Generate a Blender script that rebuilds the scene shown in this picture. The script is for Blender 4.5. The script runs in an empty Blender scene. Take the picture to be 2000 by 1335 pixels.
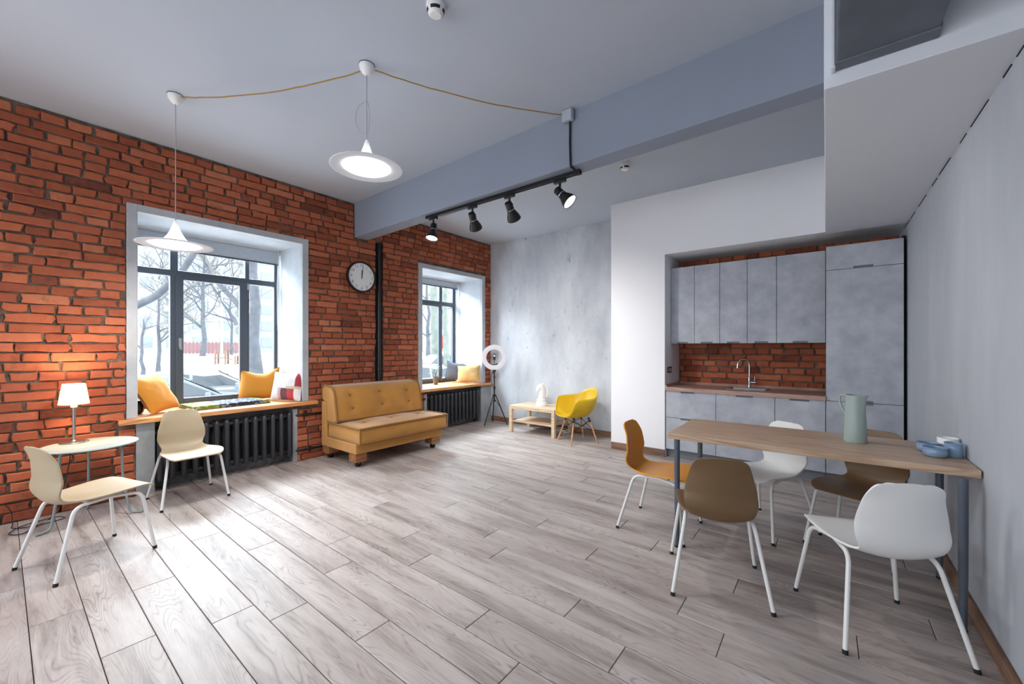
import bpy, bmesh, math, random
from mathutils import Vector, Matrix, noise as mnoise
random.seed(7)
sc = bpy.context.scene
PI = math.pi

# ------------------------------------------------------------------ camera, world, lights, exposure
cam_d = bpy.data.cameras.new('camera'); cam = bpy.data.objects.new('camera', cam_d)
sc.collection.objects.link(cam); sc.camera = cam
YAW = math.radians(38.0667)
cam.location = (0, 0, 1.30); cam.rotation_euler = (PI / 2, 0, YAW)
cam_d.sensor_width = 36; cam_d.lens = 784 / 2000 * 36; cam_d.shift_y = 0.00525
cam_d.clip_start = 0.05; cam_d.clip_end = 400
w = bpy.data.worlds.new('overcast_sky'); sc.world = w; w.use_nodes = True
wb = w.node_tree.nodes['Background']; wb.inputs[0].default_value = (0.83, 0.92, 1.0, 1); wb.inputs[1].default_value = 6.8
sc.view_settings.view_transform = 'Standard'; sc.view_settings.look = 'None'
sc.view_settings.gamma = 1.0; sc.view_settings.exposure = 0.18; sc.view_settings.use_curve_mapping = False
sc.cycles.use_denoising = True
sc.cycles.max_bounces = 10; sc.cycles.diffuse_bounces = 6; sc.cycles.glossy_bounces = 4
sc.cycles.transparent_max_bounces = 12; sc.cycles.sample_clamp_indirect = 6.0
sc.cycles.caustics_reflective = False; sc.cycles.caustics_refractive = False

def area(name, loc, target, sx, sy, power, col):
    l = bpy.data.lights.new(name, 'AREA'); l.shape = 'RECTANGLE'; l.size = sx; l.size_y = sy
    l.energy = power; l.color = col
    o = bpy.data.objects.new(name, l); sc.collection.objects.link(o); o.location = loc
    o.rotation_euler = (Vector(target) - Vector(loc)).to_track_quat('-Z', 'Y').to_euler()
    return o
def point(name, loc, power, col, r=0.05, parent=None):
    l = bpy.data.lights.new(name, 'POINT'); l.energy = power; l.color = col; l.shadow_soft_size = r
    o = bpy.data.objects.new(name, l); sc.collection.objects.link(o); o.location = loc
    if parent: o.parent = parent
    return o
DAY = (0.82, 0.91, 1.0)
area('added_sky_fill_first', (-7.4, 1.75, 3.95), (-2.9, 1.2, 0.0), 2.6, 1.7, 760, DAY)  # added lamp outside, above the view, boosts the sky light indoors
area('added_sky_fill_second', (-7.4, 4.7, 3.95), (-2.9, 4.0, 0.0), 2.6, 1.7, 900, DAY)  # same added boost for the corner window, also out of view
area('added_side_fill', (-4.70, -1.75, 1.55), (-2.6, -0.6, 0.0), 1.4, 1.5, 95, DAY)     # added fill lamp behind the camera, no window is built there
area('added_rear_fill', (-1.6, -2.55, 1.5), (-1.0, 3.0, 1.1), 3.8, 1.8, 72, (0.88, 0.94, 1.0))  # added fill lamp at the rear wall, which has no openings

# ------------------------------------------------------------------ helpers
def lin(h):
    r, g, b = (int(h[i:i + 2], 16) / 255 for i in (0, 2, 4))
    f = lambda c: c / 12.92 if c <= 0.04045 else ((c + 0.055) / 1.055) ** 2.4
    return (f(r), f(g), f(b), 1)

class MB:
    def __init__(s): s.v = []; s.f = []; s.m = []; s.mi = 0
    def add(s, vs, fs):
        n = len(s.v); s.v += [tuple(p) for p in vs]
        for q in fs: s.f.append(tuple(i + n for i in q)); s.m.append(s.mi)
        return s
    def box(s, x0, x1, y0, y1, z0, z1):
        vs = [(x0,y0,z0),(x1,y0,z0),(x1,y1,z0),(x0,y1,z0),(x0,y0,z1),(x1,y0,z1),(x1,y1,z1),(x0,y1,z1)]
        return s.add(vs, [(0,3,2,1),(4,5,6,7),(0,1,5,4),(1,2,6,5),(2,3,7,6),(3,0,4,7)])
    def prism(s, pts, a, b, axis='z'):
        n = len(pts)
        def mk(p, t): return {'z': (p[0], p[1], t), 'y': (p[0], t, p[1]), 'x': (t, p[0], p[1])}[axis]
        vs = [mk(p, a) for p in pts] + [mk(p, b) for p in pts]
        fs = [tuple(range(n))[::-1], tuple(range(n, 2 * n))] + [(i, (i + 1) % n, n + (i + 1) % n, n + i) for i in range(n)]
        return s.add(vs, fs)
    def lathe(s, prof, n=32, c=(0, 0, 0), sx=1, sy=1, cap=True):
        vs = []; fs = []
        for r, z in prof:
            for k in range(n):
                a = 2 * PI * k / n; vs.append((c[0] + r * math.cos(a) * sx, c[1] + r * math.sin(a) * sy, c[2] + z))
        for i in range(len(prof) - 1):
            for k in range(n):
                k2 = (k + 1) % n; fs.append((i*n+k, i*n+k2, (i+1)*n+k2, (i+1)*n+k))
        if cap: fs.append(tuple(range(n))[::-1]); fs.append(tuple(range((len(prof)-1)*n, len(prof)*n)))
        return s.add(vs, fs)
    def tube(s, path, r, n=10, closed=False):
        P = [Vector(p) for p in path]; m = len(P)
        R = r if isinstance(r, (list, tuple)) else [r] * m
        vs = []; fs = []; up = None
        for i in range(m):
            if closed: t = P[(i + 1) % m] - P[i - 1]
            else: t = P[min(i + 1, m - 1)] - P[max(i - 1, 0)]
            t.normalize()
            if up is None: up = t.orthogonal().normalized()
            up = (up - t * up.dot(t))
            up = up.normalized() if up.length > 1e-6 else t.orthogonal().normalized()
            sd = t.cross(up)
            ri = R[i]; ra, rb = (ri if isinstance(ri, tuple) else (ri, ri))
            for k in range(n):
                a = 2 * PI * k / n; vs.append(P[i] + up * (ra * math.cos(a)) + sd * (rb * math.sin(a)))
        L = m if closed else m - 1
        for i in range(L):
            j = (i + 1) % m
            for k in range(n):
                k2 = (k + 1) % n; fs.append((i*n+k, i*n+k2, j*n+k2, j*n+k))
        if not closed: fs.append(tuple(range(n))[::-1]); fs.append(tuple(range((m-1)*n, m*n)))
        return s.add(vs, fs)
    def grid(s, fn, nu, nv, cu=False, cv=False):
        vs = [fn(i / (nu if cu else nu - 1), j / (nv if cv else nv - 1)) for i in range(nu) for j in range(nv)]
        fs = []
        for i in range(nu if cu else nu - 1):
            for j in range(nv if cv else nv - 1):
                i2 = (i + 1) % nu; j2 = (j + 1) % nv
                fs.append((i*nv+j, i2*nv+j, i2*nv+j2, i*nv+j2))
        return s.add(vs, fs)
    def rbox(s, c, h, r, n=6, puff=(0, 0, 0), deform=None):
        hx, hy, hz = h; r = min(r, hx, hy, hz)
        for ax in range(3):
            for sg in (-1, 1):
                def fn(u, v, ax=ax, sg=sg):
                    a = 2*u-1; b = 2*v-1
                    a = math.copysign(abs(a)**0.75, a); b = math.copysign(abs(b)**0.75, b)
                    p = [0, 0, 0]; p[ax] = sg; p[(ax+1) % 3] = a if sg > 0 else -a; p[(ax+2) % 3] = b
                    q = Vector((p[0]*hx, p[1]*hy, p[2]*hz))
                    inn = Vector((max(-(hx-r), min(hx-r, q.x)), max(-(hy-r), min(hy-r, q.y)), max(-(hz-r), min(hz-r, q.z))))
                    d = q - inn
                    if d.length > 1e-9: q = inn + d.normalized() * r
                    if puff[ax]: q[ax] += sg * puff[ax] * (1 - a*a) * (1 - b*b)
                    q = q + Vector(c)
                    return deform(q) if deform else q
                s.grid(fn, n * 2 + 1, n * 2 + 1)
        return s
    def build(s, name, mat=None, parent=None, smooth=None, bevel=0, seg=2, weld=False, loc=None):
        me = bpy.data.meshes.new(name); me.from_pydata(s.v, [], s.f)
        if weld:
            bm = bmesh.new(); bm.from_mesh(me); bmesh.ops.remove_doubles(bm, verts=bm.verts, dist=1e-5); bm.to_mesh(me); bm.free()
        bm = bmesh.new(); bm.from_mesh(me); bmesh.ops.recalc_face_normals(bm, faces=bm.faces); bm.to_mesh(me); bm.free()
        mats = mat if isinstance(mat, (list, tuple)) else [mat]
        for m_ in mats:
            if m_: me.materials.append(m_)
        if len(mats) > 1 and len(s.m) == len(me.polygons): me.polygons.foreach_set('material_index', s.m)
        if smooth is not None:
            me.polygons.foreach_set('use_smooth', [True] * len(me.polygons))
            if smooth: me.set_sharp_from_angle(angle=math.radians(smooth))
        o = bpy.data.objects.new(name, me); sc.collection.objects.link(o)
        if parent: o.parent = parent
        if loc: o.location = loc
        if bevel:
            b = o.modifiers.new('bevel', 'BEVEL'); b.width = bevel; b.segments = seg; b.limit_method = 'ANGLE'; b.angle_limit = math.radians(40)
        return o
def tag(o, label=None, cat=None, group=None, kind=None):
    if label: o['label'] = label
    if cat: o['category'] = cat
    if group: o['group'] = group
    if kind: o['kind'] = kind
    return o
def thing(name, label, cat, loc=(0, 0, 0), rz=0, group=None):
    o = bpy.data.objects.new(name, None); sc.collection.objects.link(o)
    o.location = loc; o.rotation_euler = (0, 0, rz); o.empty_display_size = 0.1
    return tag(o, label, cat, group)
def copy_tree(o, parent=None):
    c = o.copy(); sc.collection.objects.link(c)
    if parent: c.parent = parent
    for ch in [x for x in sc.objects if x.parent == o]: copy_tree(ch, c)
    return c
def arc(c, r, a0, a1, n, plane='xz'):
    out = []
    for i in range(n):
        a = math.radians(a0 + (a1 - a0) * i / (n - 1)); p, q = r * math.cos(a), r * math.sin(a)
        out.append({'xz': (c[0]+p, c[1], c[2]+q), 'yz': (c[0], c[1]+p, c[2]+q), 'xy': (c[0]+p, c[1]+q, c[2])}[plane])
    return out
def fillet(pts, r, n=5):
    """polyline with rounded corners"""
    P = [Vector(p) for p in pts]; out = [P[0]]
    for i in range(1, len(P) - 1):
        a = (P[i-1] - P[i]); b = (P[i+1] - P[i]); d = min(r, a.length * .45, b.length * .45)
        p0 = P[i] + a.normalized() * d; p1 = P[i] + b.normalized() * d
        for k in range(n + 1):
            t = k / n; out.append(p0 * (1-t)**2 + P[i] * 2*t*(1-t) + p1 * t*t)
    out.append(P[-1]); return out
def spline(pts, n):
    """Catmull-Rom through tuples of any length"""
    out = []; m = len(pts)
    for i in range(m - 1):
        p0 = pts[max(i-1, 0)]; p1 = pts[i]; p2 = pts[i+1]; p3 = pts[min(i+2, m-1)]
        for k in range(n):
            t = k / n
            out.append(tuple(.5*((2*b)+(-a+c)*t+(2*a-5*b+4*c-d)*t*t+(-a+3*b-3*c+d)*t**3) for a, b, c, d in zip(p0, p1, p2, p3)))
    out.append(tuple(pts[-1])); return out

# ------------------------------------------------------------------ materials
def new_mat(name):
    m = bpy.data.materials.new(name); m.use_nodes = True; nt = m.node_tree
    return m, nt, nt.nodes['Principled BSDF']
def N(nt, t, **kw):
    n = nt.nodes.new(t)
    for k, v in kw.items():
        if k in n.inputs.keys(): n.inputs[k].default_value = v
        else: setattr(n, k, v)
    return n
def coords(nt, kind='Object', scale=(1, 1, 1)):
    if kind == 'World': src = nt.nodes.new('ShaderNodeNewGeometry').outputs['Position']
    else: src = nt.nodes.new('ShaderNodeTexCoord').outputs[kind]
    mp = nt.nodes.new('ShaderNodeMapping'); mp.inputs['Scale'].default_value = scale
    nt.links.new(src, mp.inputs[0]); return mp.outputs[0]
def ramp(nt, fac, stops):
    r = nt.nodes.new('ShaderNodeValToRGB'); e = r.color_ramp.elements
    while len(e) < len(stops): e.new(0.5)
    for el, (p, c) in zip(e, stops): el.position = p; el.color = c
    nt.links.new(fac, r.inputs[0]); return r.outputs[0]
def bump(nt, b, h, strength, dist=0.002):
    n = nt.nodes.new('ShaderNodeBump'); n.inputs['Strength'].default_value = strength; n.inputs['Distance'].default_value = dist
    nt.links.new(h, n.inputs['Height']); nt.links.new(n.outputs[0], b.inputs['Normal'])
def plain(name, hexc, rough=0.5, metal=0.0, var=0.0, scale=6, bmp=0.0, bscale=60, sheen=0.0, spec=None):
    m, nt, b = new_mat(name); c = lin(hexc)
    b.inputs['Base Color'].default_value = c; b.inputs['Roughness'].default_value = rough; b.inputs['Metallic'].default_value = metal
    if spec is not None: b.inputs['Specular IOR Level'].default_value = spec
    if sheen: b.inputs['Sheen Weight'].default_value = sheen; b.inputs['Sheen Roughness'].default_value = 0.4
    if var or bmp: co = coords(nt)
    if var:
        n = N(nt, 'ShaderNodeTexNoise', Scale=scale, Detail=5.0); nt.links.new(co, n.inputs['Vector'])
        lo = tuple(x*(1-var) for x in c[:3])+(1,); hi = tuple(min(1, x*(1+var)) for x in c[:3])+(1,)
        nt.links.new(ramp(nt, n.outputs['Fac'], [(0.3, lo), (0.7, hi)]), b.inputs['Base Color'])
    if bmp:
        n2 = N(nt, 'ShaderNodeTexNoise', Scale=bscale, Detail=4.0); nt.links.new(co, n2.inputs['Vector']); bump(nt, b, n2.outputs['Fac'], bmp)
    return m
def emit(name, hexc, strength, base='ffffff'):
    m, nt, b = new_mat(name); b.inputs['Base Color'].default_value = lin(base)
    b.inputs['Emission Color'].default_value = lin(hexc); b.inputs['Emission Strength'].default_value = strength; return m
def plaster(name, c0, c1, streak=(1, 1, 1), scale=2.2, rough=0.75, bmp=0.25, detail=8.0, marks=None):
    m, nt, b = new_mat(name); co = coords(nt, 'World', streak)
    n = N(nt, 'ShaderNodeTexNoise', Scale=scale, Detail=detail, Roughness=0.62); nt.links.new(co, n.inputs['Vector'])
    col = ramp(nt, n.outputs['Fac'], [(0.32, lin(c0)), (0.68, lin(c1))])
    co2 = coords(nt, 'World', tuple(s*1.0 for s in streak))
    n2 = N(nt, 'ShaderNodeTexNoise', Scale=scale*9, Detail=5.0, Roughness=0.7); nt.links.new(co2, n2.inputs['Vector'])
    if marks:
        mk = ramp(nt, n2.outputs['Fac'], [(0.30, (0, 0, 0, 1)), (0.37, (1, 1, 1, 1))])
        mx = N(nt, 'ShaderNodeMix', data_type='RGBA', blend_type='MIX'); mx.inputs[6].default_value = lin(marks)
        nt.links.new(mk, mx.inputs[0]); nt.links.new(col, mx.inputs[7]); col = mx.outputs[2]
    nt.links.new(col, b.inputs['Base Color']); b.inputs['Roughness'].default_value = rough
    bump(nt, b, n2.outputs['Fac'], bmp, 0.004); return m
def wood(name, c0, c1, c2, along='x', rough=0.45, gs=1.0, world=False, rnd=True):
    m, nt, b = new_mat(name)
    sc_ = {'x': (0.55, 7, 7), 'y': (7, 0.55, 7), 'z': (7, 7, 0.55)}[along]
    co = coords(nt, 'World' if world else 'Object', tuple(s*gs for s in sc_))
    if rnd:
        oi = nt.nodes.new('ShaderNodeObjectInfo'); mu = N(nt, 'ShaderNodeVectorMath', operation='MULTIPLY_ADD')
        cb = nt.nodes.new('ShaderNodeCombineXYZ')
        for k in range(3): nt.links.new(oi.outputs['Random'], cb.inputs[k])
        nt.links.new(cb.outputs[0], mu.inputs[0]); mu.inputs[1].default_value = (37, 53, 41); nt.links.new(co, mu.inputs[2]); co = mu.outputs[0]
    n = N(nt, 'ShaderNodeTexNoise', Scale=0.9, Detail=2.0, Distortion=0.6); nt.links.new(co, n.inputs['Vector'])
    k = N(nt, 'ShaderNodeMath', operation='MULTIPLY'); k.inputs[1].default_value = 11.0; nt.links.new(n.outputs['Fac'], k.inputs[0])
    fr = N(nt, 'ShaderNodeMath', operation='PINGPONG'); fr.inputs[1].default_value = 0.5; nt.links.new(k.outputs[0], fr.inputs[0])
    n2 = N(nt, 'ShaderNodeTexNoise', Scale=6.0, Detail=6.0, Roughness=0.7); nt.links.new(co, n2.inputs['Vector'])
    mix = N(nt, 'ShaderNodeMath', operation='MULTIPLY_ADD'); mix.inputs[1].default_value = 0.55
    nt.links.new(fr.outputs[0], mix.inputs[0]); 
    h = N(nt, 'ShaderNodeMath', operation='MULTIPLY'); h.inputs[1].default_value = 0.75; nt.links.new(n2.outputs['Fac'], h.inputs[0]); nt.links.new(h.outputs[0], mix.inputs[2])
    nt.links.new(ramp(nt, mix.outputs[0], [(0.28, lin(c0)), (0.46, lin(c1)), (0.66, lin(c2))]), b.inputs['Base Color'])
    b.inputs['Roughness'].default_value = rough; bump(nt, b, mix.outputs[0], 0.06, 0.001); return m

M = {}
M['ceiling'] = plaster('ceiling_paint', 'b0b8c3', 'b5bdc8', scale=0.5, bmp=0.03, rough=0.85)
M['beam'] = plaster('beam_shade_paint', '868e9c', '8b93a1', scale=0.6, bmp=0.04, rough=0.8)  # darker than the ceiling paint: the beam's shade is put into its colour
M['soffit'] = plaster('soffit_paint', 'd6dae1', 'dce0e6', scale=0.6, bmp=0.04, rough=0.85)
M['white'] = plaster('white_wall_paint', 'ecedf0', 'f0f1f4', scale=0.6, bmp=0.03, rough=0.8)
M['concrete'] = plaster('brushed_concrete_plaster', 'a5aab2', 'd0d4d9', streak=(1.0, 1.0, 0.45), scale=1.7, bmp=0.5, marks='8d9199')
M['right'] = plaster('pale_grey_plaster', 'a8adb5', 'c2c7ce', streak=(1.0, 1.0, 0.35), scale=1.1, bmp=0.15, rough=0.6)
M['casing'] = plaster('casing_plaster', 'a2a5a9', 'bcbfc3', scale=3, bmp=0.3)
M['reveal'] = plaster('reveal_plaster', 'a9b0b8', 'c6cbd1', scale=2.5, bmp=0.25)
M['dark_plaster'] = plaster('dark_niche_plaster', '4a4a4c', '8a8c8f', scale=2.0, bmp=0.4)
M['grey_plaster'] = plaster('pier_plaster', '83868a', 'a9adb1', scale=2.4, bmp=0.4)
M['mortar'] = plaster('old_mortar', '41342c', '7d6c5e', scale=9, bmp=0.9, rough=0.95)
M['black'] = plain('black_paint', '101114', 0.42)
M['chase'] = plain('chase_black', '08080a', 0.8, bmp=0.3, bscale=30)
M['radiator'] = plain('graphite_radiator_enamel', '33353a', 0.38, var=0.1)
M['frame'] = plain('anthracite_window_frame', '4c545e', 0.4)
M['blind'] = plain('roller_blind_fabric', 'b9bfc9', 0.8, var=0.05, scale=30)
M['white_plastic'] = plain('white_plastic', 'e6e6e4', 0.35)
M['white_metal'] = plain('white_powder_coat', 'dcdcda', 0.4)
M['chrome'] = plain('chrome', 'cfd2d6', 0.18, 1.0)
M['steel'] = plain('brushed_steel', 'a9a7a4', 0.35, 1.0)
M['rubber'] = plain('black_rubber', '141414', 0.7)
M['kitchen'] = plaster('concrete_look_laminate', '9da2ac', 'bfc3cb', scale=5.0, bmp=0.03, rough=0.5, detail=10.0)
M['kitchen_dark'] = plain('carcass_gap_shade_grey', '2c2e33', 0.6)  # carcass darkened to put shade into the gaps between the fronts
M['recess'] = plain('recess_shade_plinth_grey', '73777f', 0.6)  # darker grey paints the shadow inside the finger notches; plinths share it
M['gap'] = plain('shadow_gap_black', '0a0a0b', 0.9)
M['sill'] = wood('warm_sill_wood', 'a4693c', 'c98a55', 'dca06a', 'y')
M['oak'] = wood('pale_oak_foil', 'b5967a', 'd3b89a', 'e0cbb0', 'x', gs=1.4)
M['table'] = wood('oak_table_laminate', '93765e', 'ad9077', 'bea38a', 'x', rough=0.38, gs=1.0)
M['worktop'] = wood('rose_oak_worktop', '8f6f62', 'a98677', 'bd9b8b', 'x', gs=1.5)
M['skirting'] = wood('brown_skirting', '5d4433', '7a5b47', '8d6d57', 'x', rough=0.5)
M['skirting_y'] = wood('brown_skirting_along', '5d4433', '7a5b47', '8d6d57', 'y', rough=0.5)
M['dowel'] = wood('beech_dowel', 'a06a4a', 'c08a68', 'd3a382', 'z', rough=0.45)
M['plank'] = None
M['velvet'] = plain('mustard_velvet', 'b27d36', 0.75, var=0.10, scale=5, bmp=0.12, bscale=90, sheen=0.5)
M['velvet_piping'] = plain('mustard_piping_shaded', '84591f', 0.75, sheen=0.3)  # darker than the velvet: crevice shade painted into piping and buttons
M['block'] = wood('sofa_foot_wood', '6e4526', '8a5a34', 'a06e44', 'y')
M['beige'] = plain('beige_shell_plastic', 'aa9a80', 0.45)
M['brown'] = plain('brown_shell_plastic', '6d5438', 0.45)
M['orange'] = plain('mustard_shell_plastic', 'cf8b1c', 0.45)
M['shell_white'] = plain('white_shell_plastic', 'e0e0de', 0.4)
M['yellow'] = plain('yellow_armchair_plastic', 'd2ac0e', 0.4)
M['sage'] = plain('pale_sage_enamel', 'a4ada5', 0.4)
M['sage_leg'] = plain('grey_green_leg', '7d8a8a', 0.45)
M['jug'] = plain('sage_green_enamel', '93a29d', 0.4)
M['blue'] = plain('dusty_blue_glaze', '7f98b3', 0.25)
M['table_leg'] = plain('steel_blue_leg_paint', '4f5763', 0.4)
M['porcelain'] = plain('white_ceramic', 'eceded', 0.35, bmp=0.05, bscale=30)
M['cushion_y'] = plain('amber_cotton', 'c98428', 0.85, var=0.06, scale=4, bmp=0.15, bscale=200, sheen=0.2)
M['cushion_p'] = plain('straw_yellow_linen', 'b99c68', 0.9, var=0.1, scale=8, bmp=0.25, bscale=120)
M['cushion_g'] = plain('slate_grey_cotton', '5f646e', 0.9, var=0.12, scale=8, bmp=0.25, bscale=120)
M['bag'] = plain('black_gloss_vinyl', '0c0d10', 0.2)
M['cord'] = plain('ochre_fabric_cord', '9a7636', 0.7)
M['cord_grey'] = plain('grey_cord', '9fa3a9', 0.6)
M['duct'] = plain('dark_duct_metal', '5f656f', 0.55, var=0.12, scale=7)
M['pot'] = plain('grey_pot', '6b625a', 0.6)
M['leaf'] = plain('green_leaf', '3f6a24', 0.5)
M['box_grey'] = plain('junction_box_grey', 'a9aeb8', 0.5)
M['snow'] = plain('snow', 'f4f6f8', 0.9, var=0.02, scale=0.5, bmp=0.4, bscale=0.8)
M['bark'] = plain('grey_bark', '46474c', 0.95, var=0.25, scale=3, bmp=0.6, bscale=14)
M['bark_light'] = plain('mossy_bark', '62665f', 0.95, var=0.25, scale=3, bmp=0.6, bscale=14)
M['twig'] = plain('brown_twig', '5c5654', 0.95)
M['facade'] = plain('pale_panel_facade', '828280', 0.9, var=0.06, scale=0.3)
M['facade_win'] = plain('far_window_frame_hazed', '75797e', 0.8)  # lightened: distance haze is put into the frame colour
M['facade_glass'] = plain('far_window_glass_hazed', '6c7178', 0.15)  # lightened like the frames, haze painted into the glass
M['pink_fence'] = plain('faded_red_fence', '6f5152', 0.9)
M['play_wood'] = plain('playground_timber', '6e5648', 0.9, var=0.2, scale=2)
M['car_grey'] = plain('silver_car_paint', '62676e', 0.3, 0.3)
M['car_white'] = plain('pale_car_paint', '7d8288', 0.3, 0.2)
M['car_glass'] = plain('car_glass', '353a40', 0.1)
M['red_sign'] = plain('red_board', 'b2302a', 0.8)

# brick: tone is a per-brick point attribute
def brick_mat(name, ramps):
    m, nt, b = new_mat(name)
    at = nt.nodes.new('ShaderNodeAttribute'); at.attribute_name = 'tone'
    co = coords(nt, 'World')
    n = N(nt, 'ShaderNodeTexNoise', Scale=16.0, Detail=6.0, Roughness=0.7); nt.links.new(co, n.inputs['Vector'])
    ma = N(nt, 'ShaderNodeMath', operation='MULTIPLY_ADD'); ma.inputs[1].default_value = 0.42
    nt.links.new(n.outputs['Fac'], ma.inputs[0]); sb = N(nt, 'ShaderNodeMath', operation='MULTIPLY'); sb.inputs[1].default_value = 0.6
    nt.links.new(at.outputs['Fac'], sb.inputs[0]); nt.links.new(sb.outputs[0], ma.inputs[2])
    col = ramp(nt, ma.outputs[0], ramps)
    n3 = N(nt, 'ShaderNodeTexNoise', Scale=5.0, Detail=8.0, Roughness=0.75); nt.links.new(co, n3.inputs['Vector'])
    dk = ramp(nt, n3.outputs['Fac'], [(0.28, (0.25, 0.22, 0.2, 1)), (0.42, (1, 1, 1, 1))])
    mx = N(nt, 'ShaderNodeMix', data_type='RGBA', blend_type='MULTIPLY'); mx.inputs[0].default_value = 0.8
    nt.links.new(col, mx.inputs[6]); nt.links.new(dk, mx.inputs[7]); nt.links.new(mx.outputs[2], b.inputs['Base Color'])
    b.inputs['Roughness'].default_value = 0.85
    n2 = N(nt, 'ShaderNodeTexNoise', Scale=70.0, Detail=5.0, Roughness=0.7); nt.links.new(co, n2.inputs['Vector'])
    bump(nt, b, n2.outputs['Fac'], 0.5, 0.003); return m
M['brick'] = brick_mat('red_brick', [(0.15, lin('552a1c')), (0.4, lin('934a2f')), (0.6, lin('a8593a')), (0.85, lin('b87050'))])

# laminate planks
def plank_mat():
    m, nt, b = new_mat('grey_oak_laminate')
    oi = nt.nodes.new('ShaderNodeObjectInfo'); co = coords(nt, 'Object', (1.0, 7.5, 1))
    cb = nt.nodes.new('ShaderNodeCombineXYZ')
    for k in range(3): nt.links.new(oi.outputs['Random'], cb.inputs[k])
    mu = N(nt, 'ShaderNodeVectorMath', operation='MULTIPLY_ADD'); mu.inputs[1].default_value = (61, 83, 47)
    nt.links.new(cb.outputs[0], mu.inputs[0]); nt.links.new(co, mu.inputs[2]); v = mu.outputs[0]
    n = N(nt, 'ShaderNodeTexNoise', Scale=0.85, Detail=2.5, Roughness=0.45, Distortion=0.5); nt.links.new(v, n.inputs['Vector'])
    k = N(nt, 'ShaderNodeMath', operation='MULTIPLY'); k.inputs[1].default_value = 34.0; nt.links.new(n.outputs['Fac'], k.inputs[0])
    fr = N(nt, 'ShaderNodeMath', operation='PINGPONG'); fr.inputs[1].default_value = 0.5; nt.links.new(k.outputs[0], fr.inputs[0])
    line = ramp(nt, fr.outputs[0], [(0.0, (0.60, 0.57, 0.57, 1)), (0.10, (0.85, 0.84, 0.84, 1)), (0.25, (1, 1, 1, 1))])
    n2 = N(nt, 'ShaderNodeTexNoise', Scale=1.3, Detail=6.0, Roughness=0.65); nt.links.new(v, n2.inputs['Vector'])
    base = ramp(nt, n2.outputs['Fac'], [(0.3, lin('82766f')), (0.5, lin('aca19b')), (0.7, lin('beb5b0'))])
    n4 = N(nt, 'ShaderNodeTexNoise', Scale=2.2, Detail=3.0); nt.links.new(v, n4.inputs['Vector'])
    msk = ramp(nt, n4.outputs['Fac'], [(0.36, (0, 0, 0, 1)), (0.62, (1, 1, 1, 1))])
    mx = N(nt, 'ShaderNodeMix', data_type='RGBA', blend_type='MULTIPLY'); nt.links.new(msk, mx.inputs[0])
    nt.links.new(base, mx.inputs[6]); nt.links.new(line, mx.inputs[7])
    tn = ramp(nt, oi.outputs['Random'], [(0.0, (0.86, 0.84, 0.84, 1)), (0.5, (0.97, 0.96, 0.96, 1)), (1.0, (1, 1, 1, 1))])
    m2 = N(nt, 'ShaderNodeMix', data_type='RGBA', blend_type='MULTIPLY'); m2.inputs[0].default_value = 1
    nt.links.new(mx.outputs[2], m2.inputs[6]); nt.links.new(tn, m2.inputs[7]); nt.links.new(m2.outputs[2], b.inputs['Base Color'])
    b.inputs['Roughness'].default_value = 0.48; bump(nt, b, fr.outputs[0], 0.05, 0.0006); return m
M['plank'] = plank_mat()
M['subfloor'] = plain('joint_dark', '3a2c26', 0.8)

def glass_mat(name, tint=(1, 1, 1, 1), k=0.06):
    m = bpy.data.materials.new(name); m.use_nodes = True; nt = m.node_tree; nt.nodes.clear()
    out = nt.nodes.new('ShaderNodeOutputMaterial'); t = N(nt, 'ShaderNodeBsdfTransparent', Color=tint); g = N(nt, 'ShaderNodeBsdfGlossy', Roughness=0.02)
    mx = nt.nodes.new('ShaderNodeMixShader'); lw = N(nt, 'ShaderNodeLayerWeight', Blend=0.25)
    ml = N(nt, 'ShaderNodeMath', operation='MULTIPLY'); ml.inputs[1].default_value = k * 4
    nt.links.new(lw.outputs['Fresnel'], ml.inputs[0]); nt.links.new(ml.outputs[0], mx.inputs[0])
    nt.links.new(t.outputs[0], mx.inputs[1]); nt.links.new(g.outputs[0], mx.inputs[2]); nt.links.new(mx.outputs[0], out.inputs[0]); return m
M['glass'] = glass_mat('window_glass', (0.97, 0.99, 0.99, 1))
def translucent(name, hexc, t=0.5, em=None):
    m = bpy.data.materials.new(name); m.use_nodes = True; nt = m.node_tree; nt.nodes.clear()
    out = nt.nodes.new('ShaderNodeOutputMaterial'); d = N(nt, 'ShaderNodeBsdfDiffuse', Color=lin(hexc)); tr = N(nt, 'ShaderNodeBsdfTranslucent', Color=lin(hexc))
    mx = nt.nodes.new('ShaderNodeMixShader'); mx.inputs[0].default_value = t
    nt.links.new(d.outputs[0], mx.inputs[1]); nt.links.new(tr.outputs[0], mx.inputs[2]); nt.links.new(mx.outputs[0], out.inputs[0]); return m
M['shade'] = translucent('pleated_shade_fabric', 'efd5bc', 0.17)
M['disc'] = translucent('opal_acrylic', 'f0f2f5', 0.45)
M['bulb'] = emit('lamp_glow', 'ffffff', 6.0)
M['warm_bulb'] = emit('warm_lamp_glow', 'ffd9a8', 10.0)
M['ring_diffuser'] = plain('ring_diffuser_white', 'dfdfe6', 0.5)

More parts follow.
